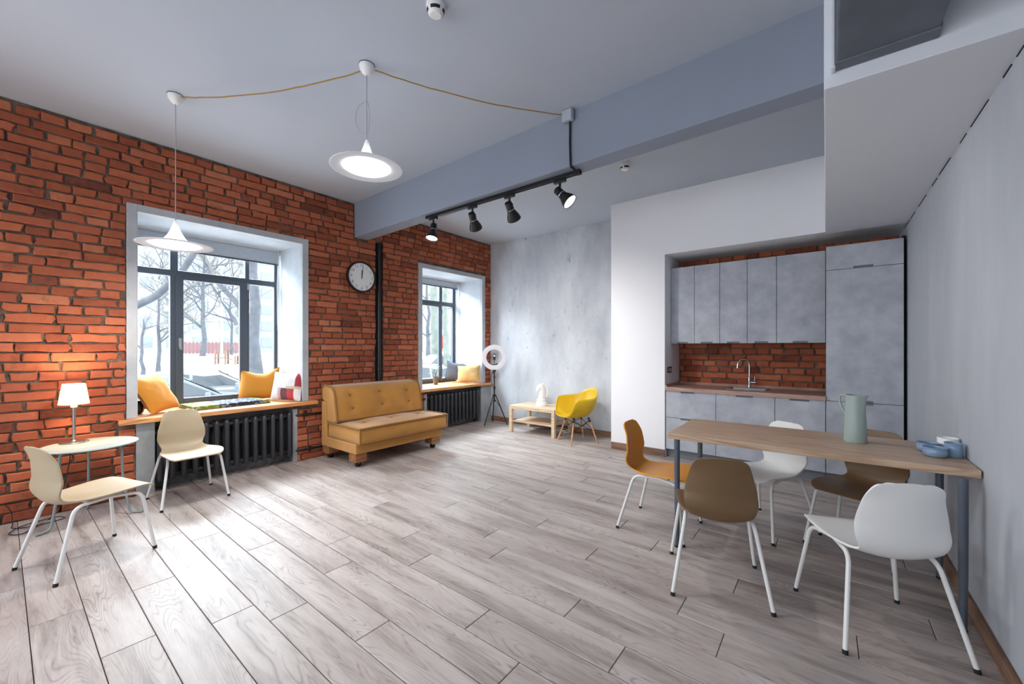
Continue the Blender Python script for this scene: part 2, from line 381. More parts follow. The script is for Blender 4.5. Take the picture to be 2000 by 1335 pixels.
def mk_patch():   # white cushion cover with colour blocks
    m, nt, b = new_mat('patchwork_cotton'); co = nt.nodes.new('ShaderNodeTexCoord'); sp = nt.nodes.new('ShaderNodeSeparateXYZ')
    nt.links.new(co.outputs['Object'], sp.inputs[0])
    def gt(s, v): q = N(nt, 'ShaderNodeMath', operation='GREATER_THAN'); q.inputs[1].default_value = v; nt.links.new(s, q.inputs[0]); return q.outputs[0]
    def mul(a, c): q = N(nt, 'ShaderNodeMath', operation='MULTIPLY'); nt.links.new(a, q.inputs[0]); nt.links.new(c, q.inputs[1]); return q.outputs[0]
    def inv(a): q = N(nt, 'ShaderNodeMath', operation='SUBTRACT'); q.inputs[0].default_value = 1; nt.links.new(a, q.inputs[1]); return q.outputs[0]
    def over(c, mask, hexc):
        q = N(nt, 'ShaderNodeMix', data_type='RGBA'); nt.links.new(mask, q.inputs[0])
        if isinstance(c, str): q.inputs[6].default_value = lin(c)
        else: nt.links.new(c, q.inputs[6])
        q.inputs[7].default_value = lin(hexc); return q.outputs[2]
    X, Z = sp.outputs[0], sp.outputs[2]
    c = over('d3d1d5', mul(gt(X, 0.125), gt(Z, 0.15)), '96323a')
    c = over(c, mul(mul(gt(X, -0.07), inv(gt(X, 0.13))), inv(gt(Z, 0.145))), 'b79aa3')
    c = over(c, mul(mul(gt(X, -0.035), inv(gt(X, 0.06))), inv(gt(Z, 0.14))), '64404a')
    c = over(c, mul(mul(gt(X, 0.045), inv(gt(X, 0.125))), inv(gt(Z, 0.14))), 'a63c44')
    c = over(c, mul(mul(gt(X, 0.03), gt(Z, 0.135)), inv(gt(Z, 0.165))), 'b3ac92')
    nt.links.new(c, b.inputs['Base Color']); b.inputs['Roughness'].default_value = 0.9; return m
M['patch'] = mk_patch()
def mk_blanket():
    m, nt, b = new_mat('printed_blanket'); co = coords(nt)
    n = N(nt, 'ShaderNodeTexNoise', Scale=26.0, Detail=4.0); nt.links.new(co, n.inputs['Vector'])
    sp = nt.nodes.new('ShaderNodeSeparateXYZ'); nt.links.new(co, sp.inputs[0])
    ys = N(nt, 'ShaderNodeMath', operation='MULTIPLY_ADD'); ys.inputs[1].default_value = 1.38; ys.inputs[2].default_value = 0.5; nt.links.new(sp.outputs[1], ys.inputs[0])
    z = ramp(nt, ys.outputs[0], [(0.0, lin('73832a')), (0.30, lin('7c8a34')), (0.33, lin('2c354e')), (0.85, lin('36425e')), (0.88, lin('73832a'))])
    zz = nt.nodes[-1]
    pr = ramp(nt, n.outputs['Fac'], [(0.52, (0, 0, 0, 1)), (0.57, (0.8, 0.8, 0.8, 1))])
    mx = N(nt, 'ShaderNodeMix', data_type='RGBA'); nt.links.new(pr, mx.inputs[0]); nt.links.new(z, mx.inputs[6]); mx.inputs[7].default_value = lin('a3aca6')
    nt.links.new(mx.outputs[2], b.inputs['Base Color']); b.inputs['Roughness'].default_value = 0.9; return m
M['blanket'] = mk_blanket()
def mk_stripe():
    m, nt, b = new_mat('grey_striped_cotton'); co = coords(nt, 'Object', (1, 1, 1)); wv = N(nt, 'ShaderNodeTexWave', Scale=9.0); nt.links.new(co, wv.inputs[0])
    nt.links.new(ramp(nt, wv.outputs['Fac'], [(0.45, lin('7f8886')), (0.55, lin('d9dbd8'))]), b.inputs['Base Color']); b.inputs['Roughness'].default_value = 0.9; return m
M['stripe'] = mk_stripe()

# ------------------------------------------------------------------ room shell
XL, XR, YB, ZC = -4.75, 0.561, 5.45, 3.14
def struct(name, mb, mat, parent=None, **kw):
    o = mb.build(name, mat, parent, **kw)
    if parent is None: o['kind'] = 'structure'
    return o
ceil = struct('ceiling', MB().box(-5.6, 0.75, -2.95, 5.75, ZC, ZC + 0.2), M['ceiling'])
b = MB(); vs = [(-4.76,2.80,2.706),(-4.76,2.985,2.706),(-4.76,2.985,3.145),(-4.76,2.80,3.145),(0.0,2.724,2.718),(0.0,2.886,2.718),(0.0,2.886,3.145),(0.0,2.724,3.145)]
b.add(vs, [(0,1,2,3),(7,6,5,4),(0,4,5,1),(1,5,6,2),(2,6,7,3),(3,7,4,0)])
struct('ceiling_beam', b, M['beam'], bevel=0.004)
struct('ceiling_soffit', MB().box(-0.008, 0.62, 2.15, 4.90, 2.389, 3.139), M['soffit'], bevel=0.004)
struct('wall_right', MB().box(XR, XR + 0.2, -2.95, 5.7, -0.05, 3.2), M['right'])
wr_ = bpy.data.objects['wall_right']; rc = random.Random(4); yy = 2.2
while yy < 4.8:
    L_ = rc.uniform(0.08, 0.34); z_ = 2.387 + rc.uniform(-0.002, 0.0)
    MB().prism([(XR-0.0035, z_), (XR+0.001, z_), (XR+0.001, z_-rc.uniform(0.003, 0.007))], yy, yy + L_, 'y').build('joint_crack', M['chase'], wr_)
    yy += L_ + rc.uniform(0.02, 0.22)
struct('wall_rear', MB().box(-5.6, 0.75, -2.95, -2.8, -0.05, 3.2), M['white'])
struct('wall_back', MB().box(-5.6, -2.19, YB, 5.65, -0.05, 3.2), M['concrete'])
b = MB(); b.prism([(-2.193,-0.05),(-1.512,-0.05),(-1.512,2.403),(0.60,2.403),(0.60,3.15),(-2.193,3.15)], 4.878, 5.60, 'y')
struct('wall_kitchen', b, M['white'], bevel=0.003)
struct('baseboard_back', MB().box(-4.735, -2.195, 5.432, 5.452, 0, 0.082), M['skirting'], bevel=0.003)
struct('baseboard_kitchen', MB().box(-2.185, -1.512, 4.861, 4.879, 0, 0.085), M['skirting'], bevel=0.003)
struct('baseboard_right', MB().box(0.546, 0.563, -2.8, 4.88, 0, 0.082), M['skirting_y'], bevel=0.003)

# floor: dark slab plus laminate planks, each an object
floor = struct('floor', MB().box(-5.0, 0.75, -2.95, 5.7, -0.12, -0.0095), M['subfloor'])
PL, PW, G = 1.272, 0.1776, 0.0030
offs = [-2.915,-2.39,-2.918,-2.277,-2.084,-1.641,-2.27,-1.315,-1.959,-2.27,-1.637,-1.845,-1.164,-1.66,-0.886,0.097,-0.715]
rr = random.Random(3)
shared = {}
rest = MB()
for k in range(-15, 31):
    y0 = 0.083 + k * PW; y1 = min(y0 + PW, YB + 0.01)
    if y1 - y0 < 0.03: continue
    e = offs[k] if 0 <= k < len(offs) else rr.uniform(-3, -1.7)
    e -= math.ceil((e + 4.9) / PL) * PL
    x = e
    while x < XR:
        a = max(x, -4.95); c = min(x + PL, XR); x += PL
        if c - a < 0.02: continue
        Lx = c - a - G; Wy = y1 - y0 - G
        if k < -3: rest.box(a + G/2, c - G/2, y0 + G/2, y1 - G/2, -0.0095, 0); continue
        key = (round(Lx, 3), round(Wy, 3))
        hx, hy, bv = Lx/2, Wy/2, 0.0020
        if key not in shared:
            v = []; f = []
            for (ix, z) in ((0, -0.0095), (0, -bv), (bv, 0)):
                v += [(-hx+ix,-hy+ix,z),(hx-ix,-hy+ix,z),(hx-ix,hy-ix,z),(-hx+ix,hy-ix,z)]
            for r_ in (0, 4): f += [(r_+i, r_+(i+1) % 4, r_+4+(i+1) % 4, r_+4+i) for i in range(4)]
            f.append((8, 9, 10, 11))
            me = bpy.data.meshes.new('plank'); me.from_pydata(v, [], f); me.materials.append(M['plank']); shared[key] = me
        o = bpy.data.objects.new('plank', shared[key]); sc.collection.objects.link(o); o.parent = floor
        o.location = ((a + c) / 2, (y0 + y1) / 2, 0)
o = rest.build('planks', M['plank'], floor); o['kind'] = 'stuff'

# left wall of brick: solid core with window openings, mortar face, bricks
W1 = (0.742, 2.155); W2 = (3.888, 5.219); ZS, ZT = 0.68, 2.492
core = MB(); XO, XI = -5.55, -4.775
for y0, y1 in ((-2.95, W1[0]), (W1[1], W2[0]), (W2[1], 5.65)): core.box(XO, XI, y0, y1, -0.05, 3.2)
for (y0, y1), (n0, n1) in ((W1, (0.86, 2.05)), (W2, (3.98, 5.19))):
    core.box(XO, XI, y0, y1, ZT, 3.2); core.box(XO, -4.93, n0, n1, -0.05, 0.636)
    core.box(XO, XI, y0, n0, -0.05, 0.636); core.box(XO, XI, n1, y1, -0.05, 0.636)
wall_left = struct('wall_left', core, M['mortar'])
holes = [(0.672, 2.222, 0.632, 2.556), (0.618, 2.312, 0.63, 0.69), (0.735, 2.1, -0.05, 0.634), (3.815, 5.297, 0.632, 2.56),
         (3.7, 5.427, 0.62, 0.685), (3.93, 5.46, -0.05, 0.63), (2.79, 2.99, 2.70, 3.2), (3.104, 3.222, -0.05, 2.72)]
def inhole(a, c, hs): return any(h[0] < a < h[1] and h[2] < c < h[3] for h in hs)
# mortar bed, rough, a centimetre behind the brick faces
def mortar_bed(name, parent, amap, a0, a1, c0, c1, hs, step):
    aa = sorted(set([a0 + i*step for i in range(int((a1-a0)/step)+1)] + [a1] + [h[i] for h in hs for i in (0, 1) if a0 < h[i] < a1]))
    cc = sorted(set([c0 + i*step for i in range(int((c1-c0)/step)+1)] + [c1] + [h[i] for h in hs for i in (2, 3) if c0 < h[i] < c1]))
    mb = MB(); idx = {}
    for i, a in enumerate(aa):
        for j, c in enumerate(cc):
            idx[i, j] = len(mb.v); mb.v.append(amap(a, c, -0.015 + 0.007 * mnoise.noise(Vector((a*9, c*9, 1.7))) + 0.004 * mnoise.noise(Vector((a*31, c*31, 4.1)))))
    for i in range(len(aa)-1):
        for j in range(len(cc)-1):
            if not inhole((aa[i]+aa[i+1])/2, (cc[j]+cc[j+1])/2, hs):
                mb.f.append((idx[i,j], idx[i+1,j], idx[i+1,j+1], idx[i,j+1]))
    mb.m = [0]*len(mb.f)
    return mb.build(name, M['mortar'], parent, smooth=60)
lmap = lambda a, c, o: (XL + o, a, c)
mortar_bed('mortar_bed', wall_left, lmap, -2.8, 5.45, 0.0, 3.14, holes, 0.045)

def brick_mesh(mb, tones, amap, a0, a1, c0, c1, rnd, skirt=True):
    """one irregular hand-laid brick: rounded, chipped outline, slightly tilted face"""
    ja, jc = 0.005, 0.0035
    if rnd.random() < 0.16: ja, jc = 0.012, 0.007
    L = a1 - a0; base = rnd.uniform(-0.002, 0.005); ta = rnd.uniform(-0.003, 0.003); tc = rnd.uniform(-0.004, 0.004)
    P = []
    fr = (0, 0.36, 0.7, 1)
    for t in fr: P.append((a0 + L*t, c0))
    for t in fr[::-1]: P.append((a0 + L*t, c1))
    P.insert(4, (a1, (c0+c1)/2)); P.append((a0, (c0+c1)/2))
    P = [(p[0] + rnd.uniform(-ja, ja), p[1] + rnd.uniform(-jc, jc)) for p in P]
    ca, cc_ = (a0+a1)/2, (c0+c1)/2; n = len(P)
    def off(a, c): return base + ta * (a-ca)/(L/2) + tc * (c-cc_)/0.035
    ins = 0.0055; s0 = len(mb.v)
    front = []; rim = []; back = []
    for a, c in P:
        da, dc = ca - a, cc_ - c
        ia = a + math.copysign(min(ins*1.3, abs(da)), da) * (1 if abs(da) > L*.3 else 0.25); ic = c + math.copysign(min(ins, abs(dc)), dc)
        front.append(amap(ia, ic, off(a, c))); rim.append(amap(a, c, off(a, c) - 0.0055)); back.append(amap(a, c, -0.022))
    vs = front + rim + (back if skirt else [])
    fs = [tuple(range(n))] + [(i, (i+1) % n, n+(i+1) % n, n+i) for i in range(n)]
    if skirt: fs += [(n+i, n+(i+1) % n, 2*n+(i+1) % n, 2*n+i) for i in range(n)]
    mb.add(vs, fs); tn = min(1, max(0, rnd.gauss(0.52, 0.21))); tones += [tn] * len(vs)
def set_tone(o, tones):
    at = o.data.attributes.new('tone', 'FLOAT', 'POINT'); at.data.foreach_set('value', tones)
def lay(a0, a1, c0, c1, hs, pitch, rnd, seed_course=0):
    """brick rectangles course by course: stretcher courses between header courses, some broken"""
    out = []; k = 0; c = c0
    while c + 0.03 < c1:
        h = min(pitch, c1 - c); kind = (k + seed_course) % 5 in (0, 2)
        a = a0 - rnd.uniform(0, 0.24); mid = c + h/2
        while a < a1:
            L = 0.254 if (kind and rnd.random() > 0.18) or (not kind and rnd.random() < 0.14) else 0.124
            L *= rnd.uniform(0.93, 1.06); j = rnd.uniform(0.011, 0.020)
            x0, x1 = max(a, a0), min(a + L, a1); a += L + j
            segs = [(x0, x1)]
            for q in hs:
                if q[2] < mid < q[3]:
                    segs = [s for p in segs for s in ((p[0], min(p[1], q[0])), (max(p[0], q[1]), p[1])) if s[1] - s[0] > 0.02]
            for s in segs: 
                if s[1] - s[0] > 0.03: out.append((s[0], s[1], c + 0.0055 + rnd.uniform(-.0015, .003), c + h - 0.0055 + rnd.uniform(-.003, .0015)))
        c += pitch; k += 1
    return out
def pix(a, c, x):   # bearing of a wall point from the camera, for ranking by apparent size only
    X = x * math.cos(YAW) + a * math.sin(YAW); Y = -x * math.sin(YAW) + a * math.cos(YAW)
    return (1000 + 784 * X / Y, Y) if Y > 0.3 else (-999, 9)
rb = random.Random(11)
rects = lay(-2.75, 5.445, 0.0, 3.135, holes, 0.0742, rb)
def size(r):
    p0, d0 = pix(r[0], 0, XL); p1, d1 = pix(r[1], 0, XL)
    vis = r[1] > 0.03
    return (abs(min(p1, 2000) - max(p0, 0)) * (r[3]-r[2]) * 784 / d1) if vis else -1
order = sorted(range(len(rects)), key=lambda i: -size(rects[i]))
single = set(order[:298])
mass = MB(); mt = []
for i, r in enumerate(rects):
    if i in single:
        mb = MB(); tn = []; brick_mesh(mb, tn, lmap, *r, rb); o = mb.build('brick', M['brick'], wall_left); set_tone(o, tn)
    else: brick_mesh(mass, mt, lmap, *r, rb, skirt=True)
o = mass.build('bricks', M['brick'], wall_left); set_tone(o, mt); o['kind'] = 'stuff'

# plaster on the piers beside the radiators, niche linings
b = MB(); b.box(-4.80, -4.751, 0.736, 0.862, 0, 0.634); b.box(-4.80, -4.755, 2.048, 2.10, 0, 0.60); b.build('pier_plaster', M['grey_plaster'], wall_left, bevel=0.004)
b = MB(); b.box(-4.80, -4.742, 5.188, 5.45, 0, 0.627); b.box(-4.80, -4.752, 3.93, 3.985, 0, 0.6); b.build('pier_plaster', M['grey_plaster'], wall_left, bevel=0.006)
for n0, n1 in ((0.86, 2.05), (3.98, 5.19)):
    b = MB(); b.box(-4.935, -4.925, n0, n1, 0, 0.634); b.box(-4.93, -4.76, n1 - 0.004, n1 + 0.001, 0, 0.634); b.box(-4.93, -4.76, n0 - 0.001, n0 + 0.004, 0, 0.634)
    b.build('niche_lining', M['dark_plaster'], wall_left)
b = MB(); b.box(-4.80, -4.772, 3.104, 3.222, 0, 2.71); b.build('pipe_chase', M['chase'], wall_left)

# niche behind the kitchen, brick
wk = struct('wall_niche', MB().box(-2.2, 0.7, 5.475, 5.62, -0.05, 2.5), M['mortar'])
kmap = lambda a, c, o: (a, 5.457 - o, c)
mortar_bed('mortar_bed', wk, kmap, -1.512, 0.56, 0.80, 2.41, [], 0.05)
for z0, z1, s in ((0.845, 1.36, 1), (2.262, 2.405, 2)):
    for r in lay(-1.508, 0.556, z0, z1, [], 0.0742, rb, s):
        if z0 < 1 and r[0] > 0.0: continue
        mb = MB(); tn = []; brick_mesh(mb, tn, kmap, *r, rb); o = mb.build('brick', M['brick'], wk); set_tone(o, tn)

# ------------------------------------------------------------------ windows
XG = -5.43     # room face of the frames
def window(name, Y, out, sill_y, vert, sash, trans):
    w_ = bpy.data.objects.new(name, None); sc.collection.objects.link(w_); w_['kind'] = 'structure'
    y0, y1 = Y
    b = MB(); t0, t1, tz = out
    b.box(-4.80, -4.744, t0, y0 + 0.002, ZS, tz); b.box(-4.80, -4.744, y1 - 0.005, t1, ZS, tz); b.box(-4.80, -4.744, y0 + 0.002, y1 - 0.005, ZT - 0.003, tz)
    b.build('casing', M['casing'], w_, bevel=0.004)
    b = MB(); b.box(XG - 0.05, -4.746, y0 - 0.01, y0 + 0.004, ZS, ZT); b.box(XG - 0.05, -4.746, y1 - 0.004, y1 + 0.01, ZS, ZT); b.box(XG - 0.05, -4.746, y0, y1, ZT - 0.004, ZT + 0.01)
    b.build('reveal', M['reveal'], w_)
    s0, s1, sz = sill_y
    b = MB(); b.box(-5.52, -4.78, y0, y1, sz - 0.043, sz); b.box(-4.785, -4.695, s0, s1, sz - 0.0431, sz + 0.0001)
    b.build('window_sill', M['sill'], w_, bevel=0.005)
    f0, f1 = XG - 0.065, XG
    fz0 = ZS
    def bar(nm, a, c, p, q, x0=f0, x1=f1): MB().box(x0, x1, a, c, p, q).build(nm, M['frame'], w_, bevel=0.004)
    bar('frame_rail', y0, y1, fz0, 0.745); bar('frame_rail', y0, y1, 2.44, ZT); bar('transom', y0, y1, *trans)
    ys = [y0] + list(vert[0]) ; 
    for a, c in vert: bar('mullion', a, c, 0.72, 2.46, f0 + 0.002, f1 - 0.002)
    bays = [(vert[i][1], vert[i+1][0]) for i in range(len(vert)-1)]
    for i, (a, c) in enumerate(bays):
        MB().box(f0 + 0.026, f0 + 0.032, a - 0.01, c + 0.01, trans[1] - 0.01, 2.45).build('pane', M['glass'], w_)
        if i == sash[0]:
            so, si = sash[1], sash[2]
            b = MB(); x0, x1 = XG - 0.03, XG + 0.014
            b.box(x0, x1, so[0], si[0], so[2], so[3]); b.box(x0, x1, si[1], so[1], so[2], so[3]); b.box(x0, x1, si[0], si[1], so[2], si[2]); b.box(x0, x1, si[0], si[1], si[3], so[3])
            sh = b.build('sash', M['frame'], w_, bevel=0.005)
            MB().box(f0 + 0.036, f0 + 0.042, si[0] - 0.01, si[1] + 0.01, si[2] - 0.01, si[3] + 0.01).build('pane', M['glass'], sh)
            hy = (so[0] + si[0]) / 2
            b = MB(); b.box(x1, x1 + 0.008, hy - 0.012, hy + 0.012, 1.30, 1.40); b.box(x1 + 0.008, x1 + 0.04, hy - 0.007, hy + 0.007, 1.375, 1.392)
            b.box(x1 + 0.03, x1 + 0.045, hy - 0.008, hy + 0.010, 1.275, 1.395); b.build('handle', M['steel'], sh, bevel=0.003)
            for hz in (so[2] + 0.01, so[3] - 0.09):
                MB().lathe([(0.006, 0), (0.008, 0.004), (0.008, 0.07), (0.006, 0.075)], 12, (x1, so[1] + 0.004, hz)).build('hinge', M['steel'], sh, smooth=40)
        else:
            MB().box(f0 + 0.026, f0 + 0.032, a - 0.01, c + 0.01, 0.735, trans[0] + 0.01).build('pane', M['glass'], w_)
    return w_
window('window_1', W1, (0.675, 2.219, 2.553), (0.621, 2.308, 0.679), [(W1[0], 0.79), (1.107, 1.172), (1.80, 1.842), (2.117, W1[1])],
       (1, (1.150, 1.817, 0.700, 2.073), (1.216, 1.738, 0.756, 2.022)), (2.054, 2.119))
window('window_2', W2, (3.818, 5.292, 2.557), (3.70, 5.427, 0.675), [(W2[0], 3.94), (4.838, 4.905), (5.163, W2[1])],
       (0, (3.92, 4.868, 0.700, 2.07), (3.985, 4.812, 0.756, 2.022)), (2.042, 2.118))
def blind(y0, y1, zb, lab, cord):
    t = thing('roller_blind', lab, 'blind', (-5.36, (y0+y1)/2, zb), 0, 'roller blinds at the tops of the windows')
    hw = (y1-y0)/2; zt = ZT - 0.012 - zb
    MB().tube([(0, -hw, zt-0.022), (0, hw, zt-0.022)], 0.02, 14).build('roller_tube', M['blind'], t, smooth=40)
    MB().box(0.014, 0.018, -hw, hw, 0.01, zt-0.02).build('blind_fabric', M['blind'], t)
    MB().box(0.006, 0.026, -hw, hw, 0, 0.018).build('bottom_rail', M['frame'], t, bevel=0.004)
    b = MB(); b.box(-0.025, 0.025, hw, hw+0.012, zt-0.05, zt+0.01); b.box(-0.025, 0.025, -hw-0.012, -hw, zt-0.05, zt+0.01); b.box(-0.03, 0.03, -hw, hw, zt, zt+0.01)
    b.build('bracket', M['white_plastic'], t)
    if cord:
        zc = 1.56 - zb
        pts = fillet([(0.022, hw+0.004, zt-0.03), (0.024, hw-0.012, zc+0.5), (0.024, hw-0.008, zc+0.02), (0.024, hw+0.003, zc), (0.024, hw+0.012, zc+0.03), (0.024, hw+0.012, zc+0.5), (0.022, hw+0.008, zt-0.03)], 0.05)
        MB().tube(pts, 0.0042, 6).build('pull_cord', M['white_plastic'], t, smooth=60)
        MB().lathe([(0.004, 0), (0.008, 0.01), (0.008, 0.05), (0.004, 0.06)], 10, (0.024, hw+0.003, zc-0.055)).build('cord_weight', M['white_plastic'], t, smooth=40)
blind(0.765, 2.125, 2.308, 'pale grey roller blind rolled up at the top of the wider window', True)
blind(3.91, 5.185, 2.357, 'pale grey roller blind at the top of the narrower window by the corner', True)

# ------------------------------------------------------------------ shell chairs on white tubular legs
def chair_shell():
    prof = [(0.262,0.390,0.150),(0.240,0.401,0.182),(0.19,0.409,0.198),(0.12,0.409,0.204),(0.03,0.404,0.198),(-0.05,0.400,0.180),(-0.115,0.403,0.157),
            (-0.163,0.419,0.147),(-0.192,0.452,0.158),(-0.203,0.495,0.170),(-0.207,0.555,0.167),(-0.213,0.61,0.156),(-0.221,0.665,0.141),(-0.228,0.70,0.130),(-0.232,0.719,0.119),(-0.235,0.730,0.102),(-0.236,0.735,0.076)]
    P = spline(prof, 4); m = len(P); nu = 19; mb = MB(); rows = []
    for j, (x, z, hw) in enumerate(P):
        x0, z0, _ = P[max(j-1, 0)]; x1, z1, _ = P[min(j+1, m-1)]
        t = Vector((x1-x0, 0, z1-z0)).normalized(); nrm = Vector((-t.z, 0, t.x)) * -1   # towards the sitter
        if nrm.z < 0 and abs(t.z) < .5: nrm = -nrm
        up = max(0, min(1, (z - 0.42) / 0.12)); rows.append((x, z, hw, up))
    def fn(u, v):
        i = int(round(v * (m - 1))); x, z, hw, up = rows[i]; a = 2*u - 1
        s = a * a
        lift = (1-up) * (0.010 * s) * (1 if x < 0.2 else max(0, 1 - (x-0.2)/0.06))
        tp = max(0, min(1, (z - 0.64) / 0.10)); tp = tp*tp*(3-2*tp)
        front = 0.030 * s * up * (1 - 0.75*tp)
        bowl = math.exp(-((x + 0.13)/0.075)**2) * max(0, 1 - up*0.8) * (1 - s)
        return (x + front - 0.012*bowl, a * hw, z + lift + 0.006*(1 - s)*tp - 0.014*bowl)
    mb.grid(fn, nu, m); return mb
def make_chair(lab, mat, mat_leg, group):
    t = thing('dining_chair', lab, 'chair', (0, 0, 0), 0, group)
    s = chair_shell().build('seat_shell', mat, t, smooth=80)
    so = s.modifiers.new('thickness', 'SOLIDIFY'); so.thickness = 0.009; so.offset = 0
    bv = s.modifiers.new('rounded_rim', 'BEVEL'); bv.width = 0.0035; bv.segments = 2; bv.angle_limit = math.radians(50)
    for sx in (1, -1):
        for sy in (1, -1):
            top = (0.168, 0.178, 0.376) if sx > 0 else (-0.115, 0.163, 0.384)
            foot = (0.228*sx, 0.228*sy, 0.006)
            pts = fillet([foot, (top[0] + 0.012*sx, top[1]*sy, top[2]), (0.03, 0.150*sy, 0.389)], 0.05, 6)
            lg = MB().tube(pts, 0.0098, 10).build('leg', mat_leg, t, smooth=50)
            d = (Vector(pts[1]) - Vector(foot)).normalized()
            MB().tube([Vector(foot) - Vector((0, 0, 0.006)), Vector(foot) + d*0.012], 0.0112, 10).build('foot_cap', M['rubber'], lg, smooth=40)
    b = MB(); b.tube([(0.10, -0.152, 0.388), (0.10, 0.152, 0.388)], 0.008, 8); b.tube([(-0.06, -0.15, 0.388), (-0.06, 0.15, 0.388)], 0.008, 8)
    b.build('seat_support', mat_leg, t, smooth=50)
    return t
def recolour(t, mat):
    for ch in [x for x in sc.objects if x.parent == t]:
        if ch.name.startswith('seat_shell'):
            ch.data = ch.data.copy(); ch.data.materials.clear(); ch.data.materials.append(mat)
chairs = [
 ((-3.58, 0.338), 107, 'beige', 'beige shell chair with white legs drawn up to the small round lamp table', 'chairs by the brick wall'),
 ((-4.353, 1.01), 1, 'beige', 'beige shell chair standing with its back to the radiator below the wide window', 'chairs by the brick wall'),
 ((-0.960, 2.975), 0, 'orange', 'mustard orange shell chair at the free end of the oak dining table', 'chairs around the dining table'),
 ((-0.484, 2.462), 107, 'brown', 'brown shell chair seen from behind at the near side of the dining table', 'chairs around the dining table'),
 ((-0.347, 3.44), -122, 'white', 'white shell chair on the kitchen side of the dining table, facing the room', 'chairs around the dining table'),
 ((0.184, 3.43), -113, 'brown', 'brown shell chair on the kitchen side of the table, beside the grey wall', 'chairs around the dining table'),
 ((0.173, 2.515), 115, 'white', 'white shell chair at the near side of the dining table, next to the grey wall', 'chairs around the dining table')]
MC = {'beige': M['beige'], 'brown': M['brown'], 'orange': M['orange'], 'white': M['shell_white']}
c0 = None
for (x, y), rz, colr, lab, grp in chairs:
    if c0 is None: c0 = o = make_chair(lab, MC[colr], M['white_metal'], grp)
    else: o = copy_tree(c0); recolour(o, MC[colr])
    o['label'] = lab; o['group'] = grp; o.location = (x, y, 0); o.rotation_euler = (0, 0, math.radians(rz))

# ------------------------------------------------------------------ dining table and what stands on it
t = thing('dining_table', 'long oak-topped dining table on blue-grey round legs, its end against the right wall', 'table', (-0.13, 3.03, 0))
b = MB(); b.prism([(-0.690,-0.330),(0.684,-0.286),(0.684,0.345),(-0.694,0.345)], 0.704, 0.740); b.build('tabletop', M['table'], t, bevel=0.002)
for x, y in ((-0.637,-0.304),(-0.618,0.218),(0.622,-0.315),(0.632,0.235)):
    lg = MB().lathe([(0.013,0.012),(0.0165,0.25),(0.0175,0.7045)], 20, (x, y, 0)).build('leg', M['table_leg'], t, smooth=40)
    MB().lathe([(0.0,0.0),(0.014,0.0),(0.015,0.012),(0.0,0.0121)], 20, (x, y, 0)).build('foot_cap', M['rubber'], lg, smooth=40)
TT = 0.740
j = thing('jug', 'tall sage green enamel jug with handle standing on the oak dining table', 'jug', (0.135, 3.125, TT))
b = MB(); prof = [(0.0,0.001),(0.053,0.001),(0.0545,0.006),(0.053,0.06),(0.0475,0.18),(0.0445,0.262),(0.0450,0.278),(0.0425,0.278),(0.042,0.262),(0.045,0.18),(0.050,0.02),(0.0,0.018)]
n = 40; vs = []; fs = []
for r, z in prof:
    for k in range(n):
        a = 2*PI*k/n; da = (a - math.radians(-30) + PI) % (2*PI) - PI
        lip = 0.022 * math.exp(-(da/0.28)**2) * max(0, (z-0.225)/0.053) ** 1.5 if r > 0 else 0
        vs.append(((r+lip)*math.cos(a), (r+lip)*math.sin(a), z + lip*0.25))
for i in range(len(prof)-1):
    for k in range(n): fs.append((i*n+k, i*n+(k+1) % n, (i+1)*n+(k+1) % n, (i+1)*n+k))
b.add(vs, fs); b.build('body', M['jug'], j, smooth=50)
ha = math.radians(-30) + PI; hx, hy = math.cos(ha), math.sin(ha)
b = MB(); path = spline([(0.043,0.270),(0.064,0.274),(0.082,0.258),(0.076,0.21),(0.048,0.155)], 6)
b.tube([(r*hx, r*hy, z) for r, z in path], 0.0058, 10); b.build('handle', M['jug'], j, smooth=60)
def cup(name, lab, cat, x, y, mat, prof, grp=None):
    o = MB().lathe(prof, 36, (0, 0, 0)).build(name, mat, None, smooth=50); o.location = (x, y, TT); tag(o, lab, cat, grp); return o
bp = [(0.0,0.001),(0.036,0.001),(0.043,0.008),(0.047,0.022),(0.045,0.034),(0.044,0.040),(0.0475,0.046),(0.0475,0.049),(0.043,0.048),(0.041,0.036),(0.043,0.02),(0.036,0.008),(0.0,0.007)]
cup('dipping_bowl', 'shallow dusty blue bowl on the dining table, nearest the table edge', 'bowl', 0.440, 2.964, M['blue'], bp, 'blue bowls on the dining table')
cup('dipping_bowl', 'shallow dusty blue bowl on the dining table, just behind the other bowl', 'bowl', 0.432, 3.085, M['blue'], bp, 'blue bowls on the dining table')
cup('small_cup', 'deep dusty blue cup beside the two blue bowls on the dining table', 'cup', 0.514, 3.018, M['blue'],
    [(0.0,0.001),(0.031,0.001),(0.034,0.006),(0.0345,0.05),(0.032,0.062),(0.0345,0.068),(0.0345,0.071),(0.031,0.070),(0.029,0.06),(0.031,0.04),(0.03,0.008),(0.0,0.007)])
cup('small_cup', 'white ceramic cup behind the blue cup, close to the grey wall', 'cup', 0.513, 3.134, M['porcelain'],
    [(0.0,0.001),(0.038,0.001),(0.041,0.006),(0.042,0.05),(0.042,0.076),(0.039,0.076),(0.039,0.05),(0.038,0.008),(0.0,0.007)])

# ------------------------------------------------------------------ sofa
sf = thing('sofa', 'mustard velvet armless sofa on wooden block feet with castors, between the windows', 'sofa', (-4.33, 2.94, 0))
